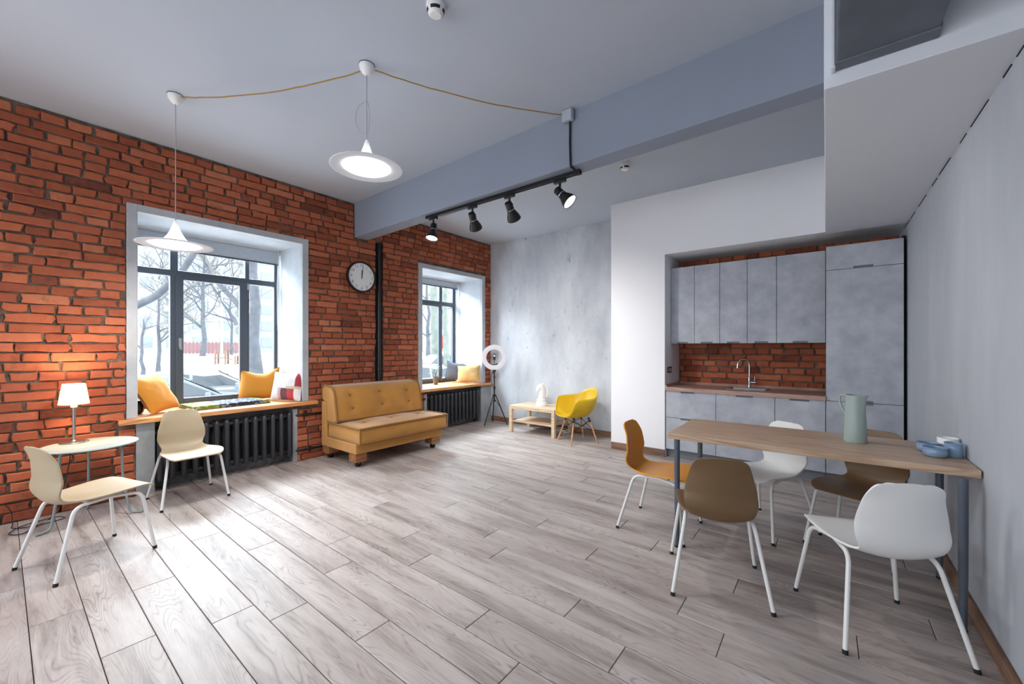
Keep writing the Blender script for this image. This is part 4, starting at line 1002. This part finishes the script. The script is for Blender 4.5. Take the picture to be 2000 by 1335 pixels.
for i, (nm, a, c, lab) in enumerate(bl_):
    t = thing(nm, lab, 'cabinet', (0, 0, 0), 0, 'grey base cabinets')
    MB().box(a+0.001, c-0.001, 4.9205, 5.43, 0.095, 0.70).build('body', M['kitchen_dark'], t)
    MB().box(a+0.001, c-0.001, 4.9205, 4.935, 0.70, 0.786).build('front_rail', M['kitchen_dark'], t)
    MB().box(a, c, 4.955, 4.97, 0.0, 0.095).build('plinth', M['recess'], t)
    nx = a + 0.245 if i == 0 else (a+c)/2
    if i == 0:
        front('drawer', t, a, c, 0.472, 0.787, 4.90, nx, 'top', 0.15); front('drawer', t, a, c, 0.095, 0.472, 4.90, nx, 'top', 0.15)
    else: front('door', t, a, c, 0.095, 0.787, 4.90, nx, 'top', 0.16)
t = thing('worktop', 'rose oak kitchen worktop with a low upstand in front of the brick splashback', 'worktop', (0, 0, 0))
sx0, sx1, sy0, sy1 = -0.892, -0.503, 5.035, 5.365
b = MB(); zb, zt = 0.789, 0.831
b.box(-1.5105, sx0+0.012, 4.874, 5.440, zb, zt); b.box(sx1-0.012, -0.0055, 4.874, 5.440, zb, zt); b.box(sx0+0.012, sx1-0.012, 4.874, sy0+0.012, zb, zt); b.box(sx0+0.012, sx1-0.012, sy1-0.012, 5.440, zb, zt)
b.build('slab', M['worktop'], t)
MB().prism([(5.415,zt),(5.447,zt),(5.447,zt+0.026),(5.44,zt+0.028)], -1.51, -0.006, 'x').build('back_upstand', M['worktop'], t)
MB().prism([(-1.5105,zt),(-1.480,zt),(-1.5105+0.006,zt+0.026),(-1.5105,zt+0.026)], 4.88, 5.43, 'y').build('side_upstand', M['worktop'], t)
t = thing('sink', 'small grey steel sink set into the worktop', 'sink', (0, 0, 0))
b = MB(); z1 = 0.836; ins = 0.025; dp = 0.075
o_ = [(sx0,sy0),(sx1,sy0),(sx1,sy1),(sx0,sy1)]; i_ = [(sx0+ins,sy0+ins),(sx1-ins,sy0+ins),(sx1-ins,sy1-0.06),(sx0+ins,sy1-0.06)]; bt_ = [(sx0+ins+.02,sy0+ins+.02),(sx1-ins-.02,sy0+ins+.02),(sx1-ins-.02,sy1-0.08),(sx0+ins+.02,sy1-0.08)]
vs = [(x,y,0.8315) for x,y in o_] + [(x,y,z1) for x,y in o_] + [(x,y,z1) for x,y in i_] + [(x,y,z1-dp) for x,y in bt_]
fs = [(r*4+i, r*4+(i+1) % 4, r*4+4+(i+1) % 4, r*4+4+i) for r in range(3) for i in range(4)] + [(12,13,14,15)]
b.add(vs, fs).build('basin', plain('grey_sink', '8b8c8e', 0.35, 0.4), t, bevel=0.003)
MB().lathe([(0.0,0.0),(0.028,0.0),(0.03,0.003),(0.02,0.004),(0.0,0.002)], 20, ((sx0+sx1)/2, 5.17, z1-dp)).build('drain', M['chrome'], t, smooth=40)
MB().box(-0.705, -0.655, sy0+0.008, sy0+0.020, z1, z1+0.0012).build('badge', M['white_plastic'], t)
t = thing('kitchen_tap', 'chrome swan-neck tap with side lever behind the sink', 'tap', (-0.700, 5.336, 0.836))
MB().lathe([(0.024,0.0),(0.022,0.012),(0.0165,0.02),(0.0165,0.115),(0.013,0.12),(0.0,0.121)], 20).build('base', M['chrome'], t, smooth=40)
d = Vector((-0.90, -0.43, 0)).normalized()
path = [Vector((0,0,0.10)), Vector((0,0,0.25))] + [Vector((0,0,0.255)) + d*(0.062*(1-math.cos(math.radians(a)))) + Vector((0,0,0.075*math.sin(math.radians(a)))) for a in range(10, 176, 12)] + [d*0.126 + Vector((0,0,0.222))]
MB().tube(path, 0.0098, 14).build('spout', M['chrome'], t, smooth=50)
lv = MB().tube([(0.014,0,0.062),(0.062,0,0.062)], 0.012, 14).build('lever_body', M['chrome'], t, smooth=40)
MB().tube([(0.053,0,0.07),(0.055,0,0.128)], 0.0045, 8).build('lever', M['chrome'], lv, smooth=40)
t = thing('power_socket', 'black triple power socket on the white niche wall above the worktop', 'socket', (-1.512, 5.05, 1.026))
MB().box(0.0, 0.009, -0.078, 0.078, -0.036, 0.036).build('frame', M['rubber'], t, bevel=0.004)
for i in (-1, 0, 1): MB().box(0.009, 0.012, i*0.05-0.016, i*0.05+0.016, -0.022, 0.022).build('insert', M['box_grey'], t, bevel=0.002)

# ------------------------------------------------------------------ pendants, cords, junction box
def pendant(lab, x, y, zrim, loop):
    t = thing('pendant_lamp', lab, 'lamp', (x, y, ZC), 0, 'disc pendant lamps')
    cn = MB().lathe([(0.0,-0.066),(0.012,-0.066),(0.030,-0.052),(0.044,-0.028),(0.048,-0.006),(0.0475,0.0),(0.0,0.0)], 32).build('canopy', M['white_plastic'], t, smooth=50)
    MB().lathe([(0.049,-0.004),(0.050,-0.002),(0.049,0.0)], 32).build('canopy_rim', M['rubber'], cn)
    zr = zrim - ZC
    MB().tube([(0,0,-0.06),(0,0,zr+0.172)], 0.0028, 8).build('suspension_cable', M['cord_grey'], t, smooth=60)
    prof = spline([(0.006,0.182),(0.012,0.168),(0.022,0.135),(0.036,0.095),(0.058,0.055),(0.085,0.026),(0.12,0.012),(0.17,0.005),(0.224,0.0)], 5)
    sh = MB().lathe([(r, zr+z) for r, z in prof] + [(0.225, zr-0.002)] + [(max(r-0.002, 0.004), zr+z-0.004) for r, z in prof[::-1]], 64, cap=False).build('shade', M['disc'], t, smooth=50)
    MB().lathe([(0.0,zr-0.012),(0.10,zr-0.011),(0.135,zr-0.007),(0.150,zr+0.001),(0.150,zr+0.003),(0.0,zr+0.004)], 56).build('diffuser', M['bulb'], t, smooth=50)
    al = bpy.data.lights.new('pendant_light', 'AREA'); al.shape = 'DISK'; al.size = 0.26; al.energy = 20; al.color = (1.0, 0.98, 0.95)
    ao = bpy.data.objects.new('pendant_light', al); sc.collection.objects.link(ao); ao.parent = t; ao.location = (0, 0, zr-0.0135)
    if loop:
        q = []
        for k in range(33):
            a = -PI/2 + 2*PI*k/32; w_ = 0.072 if math.cos(a) < 0 else 0.019
            q.append((w_*math.cos(a)*0.79, w_*math.cos(a)*0.62, zr+0.325 + 0.108*math.sin(a)))
        MB().tube(q, 0.0016, 6).build('cable_loop', M['cord_grey'], t, smooth=60)
    return t
pendant('disc pendant lamp hanging low in front of the wide window', -3.742, 0.793, 2.045, False)
pendant('disc pendant lamp with a looped cable hanging higher, in the middle of the ceiling', -2.360, 1.477, 2.470, True)
def sagcord(name, lab, p, q, sag):
    pts = [Vector(p).lerp(Vector(q), i/24) - Vector((0, 0, sag*4*(i/24)*(1-i/24))) + Vector((0, 0, 0.004*mnoise.noise(Vector((i*.7, sag*9, 0))))) for i in range(25)]
    o = MB().tube(pts, 0.0042, 8).build(name, M['cord'], None, smooth=60); tag(o, lab, 'cable', 'ochre cables strung across the ceiling')
sagcord('pendant_cable', 'ochre fabric cable strung between the two pendant canopies', (-3.695, 0.816, 3.12), (-2.405, 1.455, 3.105), 0.055)
sagcord('pendant_cable', 'ochre fabric cable from the middle pendant to the junction box on the beam', (-2.325, 1.515, 3.112), (-1.608, 2.722, 3.115), 0.045)
t = thing('junction_box', 'small grey junction box at the top of the ceiling beam', 'junction box', (-1.578, 2.7415, 3.095))
MB().box(-0.045, 0.045, -0.045, -0.004, -0.045, 0.042).build('box_body', M['box_grey'], t, bevel=0.006)
MB().box(-0.040, 0.040, -0.049, -0.044, -0.040, 0.037).build('cover', M['box_grey'], t, bevel=0.003)
o = MB().tube(fillet([(-1.566,2.731,3.055),(-1.570,2.734,2.9),(-1.566,2.737,2.708),(-1.562,2.80,2.699)], 0.02), 0.008, 8).build('supply_cable', M['rubber'], None, smooth=60)
tag(o, 'thick black cable running down the beam from the junction box to the light track', 'cable')

# ------------------------------------------------------------------ light track and spots
TY = 2.842
t = thing('light_track', 'black light track screwed to the underside of the ceiling beam', 'track', (-2.47, TY, 2.708))
b = MB(); b.prism([(-0.018,0.0),(0.018,0.0),(0.018,-0.030),(0.008,-0.030),(0.008,-0.012),(-0.008,-0.012),(-0.008,-0.030),(-0.018,-0.030)], -0.925, 0.925, 'x'); b.build('rail', M['black'], t)
MB().box(0.895, 0.935, -0.019, 0.019, -0.032, 0.0).build('feed_end', M['rubber'], t)
R_ = Vector((math.cos(YAW), math.sin(YAW), 0)); D_ = Vector((-math.sin(YAW), math.cos(YAW), 0)); U_ = Vector((0, 0, 1))
spots = [(-3.285, (-0.10, -0.98, -0.25), 'first black track spotlight from the window wall, lens showing'), (-2.715, (0.20, -0.66, 0.72), 'second black track spotlight from the window wall, turned away'),
         (-2.255, (0.34, -0.66, 0.66), 'third black track spotlight from the window wall, turned away'), (-1.725, (0.60, -0.72, -0.34), 'black track spotlight nearest the junction box, its lit lens showing')]
for i, (x, dv, lab) in enumerate(spots):
    t = thing('track_spotlight', lab, 'spotlight', (x, TY, 2.676), 0, 'spotlights on the ceiling track')
    MB().box(-0.055, 0.055, -0.014, 0.014, -0.026, 0.0).build('adapter', M['black'], t, bevel=0.003)
    d = (R_*dv[0] + U_*dv[1] + D_*dv[2]).normalized()
    piv = Vector((0, 0, -0.105)); side = d.cross(U_).normalized()
    b = MB(); b.tube([(0, 0, -0.02), (0, 0, -0.06)], 0.010, 10); b.tube([Vector((0,0,-0.055)) + side*0.0, piv + side*0.03 + Vector((0,0,0.02)), piv + side*0.03], 0.006, 8); b.tube([piv - side*0.028, piv + side*0.036], 0.008, 8); b.build('arm', M['black'], t, smooth=50)
    prof = [(0.0,-0.038),(0.026,-0.036),(0.029,-0.03),(0.029,0.018),(0.0305,0.02),(0.0305,0.026),(0.029,0.028),(0.034,0.045),(0.050,0.08),(0.056,0.105),(0.057,0.112),(0.053,0.112),(0.047,0.085),(0.03,0.05),(0.0,0.048)]
    prof = [(r*1.14, z*1.16) for r, z in prof]
    q_ = d.to_track_quat('Z', 'Y'); mb = MB().lathe(prof, 28); mb.v = [tuple(piv + q_ @ Vector(v)) for v in mb.v]; hd = mb.build('head', M['black'], t, smooth=45)
    mb = MB().lathe([(0.0345,0.0235),(0.0356,0.0235),(0.0356,0.0295),(0.0345,0.0295)], 28); mb.v = [tuple(piv + q_ @ Vector(v)) for v in mb.v]; mb.build('chrome_band', M['chrome'], hd)
    mb = MB().lathe([(0.0,0.114),(0.052,0.114),(0.058,0.121),(0.0,0.124)], 28); mb.v = [tuple(piv + q_ @ Vector(v)) for v in mb.v]; mb.build('lens', M['bulb'] if i in (0, 3) else M['white_plastic'], hd, smooth=45)
    sl = bpy.data.lights.new('spot_beam', 'SPOT'); sl.energy = (40, 95, 85, 45)[i]; sl.spot_size = math.radians(105); sl.spot_blend = 1.0; sl.shadow_soft_size = 0.04; sl.color = (1.0, 0.97, 0.94)
    so = bpy.data.objects.new('spot_beam', sl); sc.collection.objects.link(so); so.parent = t; so.location = piv + d*0.145; so.rotation_euler = d.to_track_quat('-Z', 'Y').to_euler()

# ------------------------------------------------------------------ detectors and duct
for x, y, lab in ((-1.650, 1.443, 'white smoke detector on the main ceiling, near the camera'), (-1.590, 3.87, 'white smoke detector on the ceiling beyond the beam')):
    t = thing('smoke_detector', lab, 'smoke detector', (x, y, ZC), 0, 'smoke detectors on the ceiling')
    MB().lathe([(0.0,0.0),(0.050,0.0),(0.051,-0.012),(0.050,-0.030),(0.047,-0.034),(0.041,-0.052),(0.028,-0.062),(0.0,-0.063)], 36).build('housing', M['white_plastic'], t, smooth=35)
    b = MB()
    for k in range(4):
        a0, a1 = math.radians(k*90+12), math.radians(k*90+78)
        vs = []
        for j in range(9):
            a = a0 + (a1-a0)*j/8
            for r, z in ((0.0480,-0.0355),(0.0425,-0.0505)): vs.append((r*math.cos(a), r*math.sin(a), z))
        b.add(vs, [(2*j, 2*j+2, 2*j+3, 2*j+1) for j in range(8)])
    so = b.build('sensor_slots', M['rubber'], t); so['kind'] = 'stuff'
t = thing('ventilation_duct', 'dark grey sheet-metal ventilation duct running out of the soffit box overhead', 'duct', (0.178, 0.0, 2.453))
b = MB(); b.box(-0.147, 0.147, -2.7, 2.149, 0.0, 0.44); b.build('duct_body', M['duct'], t, bevel=0.006)
b = MB(); b.box(-0.152, 0.152, 2.085, 2.149, -0.006, 0.446); b.build('duct_flange', M['duct'], t, bevel=0.004)
b = MB(); b.box(-0.165, -0.148, 2.10, 2.152, -0.012, 0.45); b.build('sealant_bead', M['soffit'], t, bevel=0.006)

# ------------------------------------------------------------------ snowy courtyard outside
def gz(x, y):
    d = math.hypot(x, y); return -0.82 + 0.044*max(0, min(28, d - 15)) + 0.10*mnoise.noise(Vector((x*0.22, y*0.22, 0))) * min(1, max(0, (d-13)/8))
b = MB()
def gfn(u, v):
    x = -5.7 - 110*u**1.6; y = -60 + 190*v; return (x, y, gz(x, y))
b.grid(gfn, 46, 70); g_ = b.build('snow_ground', M['snow'], None, smooth=80); tag(g_, kind='structure')
def P(px, d, off=0.0):
    """a point on the ground at depth d along the bearing of a photo column"""
    X = (px - 1000) / 784; v = R_*X*d + D_*d; return Vector((v.x, v.y, gz(v.x, v.y) + off))
def heap(lab, px, d, r, h, seed):
    c = P(px, d); mb = MB()
    def fn(u, v):
        a = 2*PI*u; q = v; rr_ = r*q*(1 + 0.25*mnoise.noise(Vector((math.cos(a)*1.5+seed, math.sin(a)*1.5, 0))))
        return (c.x + rr_*math.cos(a), c.y + rr_*1.5*math.sin(a), c.z - 0.05 + h*(math.cos(q*PI/2)**1.3) + 0.05*mnoise.noise(Vector((rr_*math.cos(a)*2, rr_*math.sin(a)*2, seed))))
    mb.grid(fn, 36, 14, cu=True); o = mb.build('snow_heap', M['snow'], None, smooth=80, weld=True); tag(o, lab, 'snow heap', 'heaps of snow outside')
heap('long bank of shovelled snow just outside the wide window', 445, 7.6, 1.3, 1.22, 1)
heap('rounded snow heap beyond the parked cars', 470, 19, 2.4, 0.4, 2)
heap('snow bank outside the narrower window', 850, 12.5, 2.2, 0.55, 3)

def branch_tree(name, lab, base, h, r, seed, mat, lean=(0, 0), depth=3, spread=0.9, n1=7, first=0.35, boughs=()):
    rn = random.Random(seed); t = thing(name, lab, 'tree', base, 0, 'bare trees in the courtyard')
    tp = [Vector((lean[0]*k*k*h, lean[1]*k*k*h, h*k)) + Vector((rn.uniform(-1, 1), rn.uniform(-1, 1), 0))*0.02*h*(k > 0) for k in [i/7 for i in range(8)]]
    tp[0].z -= 0.15
    tr = MB().tube(tp, [r*(1.25 if i == 0 else 1 - 0.75*i/7) for i in range(8)], 10); limbs = MB(); twigs = MB()
    def grow(p, d, L, rad, lev):
        pts = [p]; q = p.copy(); dd = d.copy()
        for _ in range(4):
            dd = (dd + Vector((rn.uniform(-1, 1), rn.uniform(-1, 1), rn.uniform(-0.5, 0.8)))*0.22).normalized(); q = q + dd*L/4; pts.append(q.copy())
        (limbs if lev < 2 else twigs).tube(pts, [rad, rad*.8, rad*.62, rad*.45, rad*.25], 5 if lev < 2 else 3)
        if lev < depth:
            for i in range(rn.randint(3, 4)):
                k = rn.randint(1, 4); a = Vector((rn.uniform(-1, 1), rn.uniform(-1, 1), rn.uniform(-0.2, 1))).normalized()
                grow(pts[k], (dd*0.6 + a*spread).normalized(), L*rn.uniform(0.45, 0.68), max(0.006, rad*0.5), lev+1)
    for i in range(n1):
        k = first + (1-first)*rn.random(); p = tp[min(7, int(k*7))].lerp(tp[min(7, int(k*7)+1)], (k*7) % 1); a = rn.uniform(0, 2*PI)
        grow(p, Vector((math.cos(a), math.sin(a), rn.uniform(0.3, 1.0))).normalized(), h*rn.uniform(0.28, 0.45), r*0.42*(1.15-k*.6), 1)
    for p, d, L, rad in boughs: grow(Vector(p), Vector(d).normalized(), L, rad, 1)
    tr.build('trunk', mat, t, smooth=60)
    if limbs.v: limbs.build('limbs', mat, t, smooth=60)
    if twigs.v: q = twigs.build('twigs', M['twig'], t); q['kind'] = 'stuff'
    return t
branch_tree('bare_tree', 'small bare tree in the snow seen through the left pane of the wide window', P(309, 21.5), 4.6, 0.11, 21, M['bark'], (0.04, 0.02), 3, 0.9, 9, 0.22)
branch_tree('bare_tree', 'thin bare sapling at the left edge of the wide window', P(278, 20.5), 3.0, 0.10, 22, M['bark'], (0, 0), 2, 0.8, 5, 0.4)
branch_tree('bare_tree', 'thick grey tree trunk forking upwards in the right pane of the wide window', P(500, 23.5), 14.0, 0.34, 23, M['bark'], (-0.01, 0.012), 3, 0.8, 6, 0.45,
            [((0, 0, 2.7), tuple(-R_*0.55 + U_*0.9), 7.0, 0.20)])
branch_tree('bare_tree', 'far bare tree standing in front of the red fence', P(395, 41), 12.0, 0.24, 24, M['bark'], (0, 0), 3, 0.9, 20, 0.22)
branch_tree('bare_tree', 'far bare tree behind the middle sash of the wide window', P(352, 48), 13.0, 0.16, 25, M['bark'], (0, 0), 3, 0.9, 18, 0.2)
branch_tree('bare_tree', 'far bare tree at the right of the middle sash', P(452, 46), 12.0, 0.14, 26, M['bark'], (0, 0), 3, 0.9, 18, 0.2)
branch_tree('bare_tree', 'pale tree trunk in the left pane of the narrower window', P(850, 23), 13.0, 0.30, 27, M['bark_light'], (-0.012, 0.0), 3, 0.8, 7, 0.42)
branch_tree('bare_tree', 'slim pale trunk in the right pane of the narrower window', P(875, 20), 12.0, 0.16, 28, M['bark_light'], (0.0, 0.0), 2, 0.8, 5, 0.5)
branch_tree('bare_tree', 'thicket-like bare tree behind the narrower window', P(836, 38), 10.0, 0.2, 29, M['bark'], (0, 0), 3, 0.9, 9, 0.15)
# old tree left of the view, its long bough crossing the left pane
b0 = P(120, 11.0)
t = thing('bare_tree', 'leaning mossy bough rising across the upper left of the wide window', 'tree', b0, 0, 'bare trees in the courtyard')
def W_(px, py, d): 
    X = (px - 1000) / 784; v = R_*X*d + D_*d; return Vector((v.x, v.y, 1.30 - (py - 678)/784*d)) - b0
MB().tube([Vector((0, 0, -0.2)), Vector((0.0, 0.0, 1.2)), Vector((0.05, 0.1, 2.4))], [0.30, 0.22, 0.14], 12).build('trunk', M['bark'], t, smooth=60)
MB().tube(spline([tuple(Vector((0.05, 0.1, 2.3))), tuple(W_(210, 628, 10.6)), tuple(W_(267, 596, 10.2)), tuple(W_(300, 580, 10.0)), tuple(W_(330, 556, 9.8)), tuple(W_(356, 528, 9.7)), tuple(W_(376, 498, 9.6)), tuple(W_(392, 460, 9.5)), tuple(W_(420, 380, 9.4))], 4),
          [0.105 - 0.0016*i for i in range(33)], 10).build('bough', M['bark'], t, smooth=60)
lm = MB(); rn = random.Random(5)
def twig(p, q, r, n=6):
    pts = [p.lerp(q, i/n) + Vector((rn.uniform(-1, 1), rn.uniform(-1, 1), rn.uniform(-1, 1)))*(q-p).length*0.03*(0 < i < n) for i in range(n+1)]; lm.tube(pts, [r*(1-0.75*i/n) for i in range(n+1)], 5); return pts
for (p, q, r) in [((462,634),(430,580),0.05),((430,580),(413,556),0.035),((456,627),(395,608),0.032),((395,608),(376,585),0.026),((376,585),(352,568),0.02),((413,556),(360,560),0.016),((425,572),(466,560),0.022),((413,556),(404,520),0.022),
                  ((404,520),(390,490),0.018),((440,520),(470,480),0.018),((300,540),(285,500),0.016),((310,545),(320,480),0.014),((400,500),(380,470),0.014),((420,490),(450,475),0.014),((350,580),(372,560),0.012),((330,556),(300,470),0.02)]:
    pts = twig(W_(*p, 9.9), W_(*q, 9.6), r)
    for k in range(3): s = pts[rn.randint(2, 5)]; twig(s, s + Vector((rn.uniform(-.3, .3), rn.uniform(-.5, .5), rn.uniform(0.1, .6))), 0.008, 3)
lm.build('branches', M['bark'], t, smooth=60)

# cars
def car(lab, px, d, heading, paint, L=4.3, zoff=0):
    t = thing('parked_car', lab, 'car', P(px, d, zoff), heading, 'parked cars outside')
    sec = [(-2.1,0.45,0.62,0.30),(-2.0,0.30,0.85,0.30),(-1.4,0.28,0.92,0.88),(-0.9,0.28,0.95,1.32),(-0.2,0.28,0.96,1.44),(0.5,0.28,0.96,1.40),(1.0,0.28,0.94,0.98),(1.7,0.30,0.86,0.80),(2.05,0.38,0.74,0.72),(2.15,0.45,0.62,0.6)]
    low = []; mb = MB()
    body = [(-2.12,0.32),(-2.15,0.62),(-2.02,0.90),(-1.2,0.95),(1.0,0.95),(1.75,0.84),(2.1,0.70),(2.16,0.5),(2.1,0.3)]
    for sy in (0,):
        vs = []; k = len(body)
        for yy, sc_ in ((-0.84, 0.94), (-0.72, 1.0), (0.72, 1.0), (0.84, 0.94)):
            vs += [(x*(0.985 if abs(yy) > .8 else 1), yy, 0.3 + (z-0.3)*sc_) for x, z in body]
        fs = [tuple(range(k)), tuple(range(3*k, 4*k))] + [(r*k+i, r*k+(i+1) % k, (r+1)*k+(i+1) % k, (r+1)*k+i) for r in range(3) for i in range(k)]
        mb.add(vs, fs)
    mb.build('body', paint, t, bevel=0.05, seg=3, smooth=45)
    cab = [(-1.75,0.93),(-1.15,1.38),(-0.6,1.46),(0.25,1.44),(1.15,0.93)]; k = len(cab); vs = []
    for yy, sh in ((-0.74,0), (0.74,0)): vs += [(x, yy*(1 if z < 1 else 0.80), z) for x, z in cab]
    cb = MB().add(vs, [tuple(range(k)), tuple(range(k, 2*k))] + [(i, (i+1) % k, k+(i+1) % k, k+i) for i in range(k)]).build('cabin', paint, t, bevel=0.03, seg=2)
    def pan(pts): MB().add(pts, [tuple(range(len(pts)))]).build('window_glass', M['car_glass'], cb)
    for s in (-1, 1):
        pan([(-1.45,s*0.745,0.99),(-1.06,s*0.625,1.32),(-0.35,s*0.60,1.40),(-0.35,s*0.745,0.99)]); pan([(-0.27,s*0.745,0.99),(-0.27,s*0.60,1.40),(0.22,s*0.605,1.38),(0.95,s*0.742,0.99)])
    pan([(0.34,-0.57,1.405),(0.34,0.57,1.405),(1.10,0.70,0.985),(1.10,-0.70,0.985)]); pan([(-1.20,-0.57,1.365),(-1.20,0.57,1.365),(-1.72,0.70,0.985),(-1.72,-0.70,0.985)])
    for x in (-1.35, 1.35):
        for s in (-1, 1):
            w_ = MB(); w_.tube([(x, s*0.70, 0.31), (x, s*0.86, 0.31)], 0.31, 20); wo = w_.build('wheel', M['rubber'], t, smooth=40)
            MB().tube([(x, s*0.855, 0.31), (x, s*0.868, 0.31)], 0.19, 14).build('hubcap', M['steel'], wo)
    b = MB()
    for s in (-1, 1): b.rbox((0.78, s*0.90, 1.0), (0.06, 0.09, 0.06), 0.03, 2)
    q = b.build('wing_mirrors', paint, t); q['kind'] = 'stuff'
    return t
H0 = math.radians(90)
car('silver car parked right outside the wide window, its roof level with the sill', 318, 9.6, math.radians(80), M['car_grey'])
car('pale car parked behind the silver one', 400, 12.2, math.radians(75), M['car_white'])
car('snow-pale car outside the narrower window, left pane', 838, 15.5, math.radians(80), M['car_white'])
car('grey car outside the narrower window, right pane', 885, 21.5, math.radians(80), M['car_grey'])

# wooden climbing frame
pg = thing('climbing_frame', 'small weathered timber playground frame standing in the snow', 'playground frame', P(443, 29), math.radians(60))
for x in (-0.6, 0.0, 0.6):
    for y in (-0.35, 0.35): MB().box(x-0.06, x+0.06, y-0.06, y+0.06, -0.1, 1.0 if x < 0.5 else 0.6).build('post', M['play_wood'], pg)
for k in range(6): MB().box(-0.68+0.12*k, -0.58+0.12*k, -0.45, 0.45, 0.42, 0.48).build('plank', M['play_wood'], pg)
for z in (0.75, 0.95): MB().box(-0.65, 0.05, -0.40, -0.35, z, z+0.05).build('rail', M['play_wood'], pg)
for k in range(4): MB().box(0.1+0.28*k, 0.3+0.28*k, -0.35, 0.35, 0.30-0.08*k, 0.36-0.08*k).build('step', M['play_wood'], pg)
MB().tube([(-0.1,0,0.5),(0.4,0,1.4),(0.9,0,0.2)], 0.03, 6).build('slide_rail', M['play_wood'], pg)
# lamp post
lp = thing('lamp_post', 'slim pale lamp post in the courtyard behind the middle sash', 'lamp post', P(433, 33))
MB().tube([(0,0,-0.1),(0,0,1.0),(0,0,7.5)], [0.10,0.08,0.05], 12).build('post', M['box_grey'], lp, smooth=50)
MB().lathe([(0.0,0.0),(0.22,0.02),(0.25,0.1),(0.0,0.2)], 14, (0, 0, 7.5)).build('lantern', M['box_grey'], lp, smooth=40)
# fence and far building
c0_, c1_ = P(355, 52), P(475, 52)
fn_ = thing('far_fence', 'low faded red fence along the foot of the far building', 'fence', c0_, math.atan2((c1_-c0_).y, (c1_-c0_).x))
Lf = (c1_-c0_).length; nf = 16
for i in range(nf): MB().box(i*Lf/nf+0.03, (i+1)*Lf/nf-0.03, -0.04, 0.04, 0.1, 1.45 if i % 5 else 1.6).build('panel', M['pink_fence'], fn_)
for i in range(nf+1): MB().box(i*Lf/nf-0.05, i*Lf/nf+0.05, -0.06, 0.06, -0.3, 1.6).build('post', M['pink_fence'], fn_)
s_ = thing('red_signboard', 'small red board on a post outside the narrower window', 'signboard', P(868, 30), YAW)
MB().box(-0.3, 0.3, -0.03, 0.03, 1.3, 2.2).build('board', M['red_sign'], s_); MB().box(-0.05, 0.05, 0.03, 0.1, -0.2, 2.2).build('post', M['box_grey'], s_)
def building(lab, x, y0, y1, h, z0):
    t = thing('apartment_building', lab, 'building', (x, y0, z0))
    Ln = y1 - y0
    MB().box(-9, 0, 0, Ln, -1, h).build('wall', M['facade'], t)
    MB().box(-9.3, 0.3, -0.3, Ln+0.3, h, h+0.5).build('roof', M['facade_win'], t)
    bay = 3.2; nb = int(Ln/bay); fl = 2.9; fr_me = pn_me = None
    for i in range(nb):
        for k in range(int(h/fl)):
            y = (i+0.5)*bay; z = 1.3 + k*fl; wd = 0.95 if (i % 3) else 0.65
            f = MB().box(-0.05, 0.06, -wd, wd, 0, 1.6); fo = f.build('window', M['facade_win'], t); fo.location = (0, y, z)
            for s in (-1, 1):
                po = MB().box(0.05, 0.075, min(s*0.05, s*(wd-0.08)), max(s*0.05, s*(wd-0.08)), 0.08, 1.52).build('pane', M['facade_glass'], fo)
    for i in range(0, nb, 3):
        for k in range(1, int(h/fl)): MB().box(0.0, 1.0, i*bay+3.4, i*bay+6.2, 0.9+k*fl-0.1, 0.9+k*fl+0.95).build('balcony', M['facade'], t)
    return t
building('pale panel apartment block beyond the trees, filling the wide window', -78, 2, 37, 24, 0.0)
building('pale panel apartment block seen through the narrower window', -62, 42, 74, 21, 0.2)
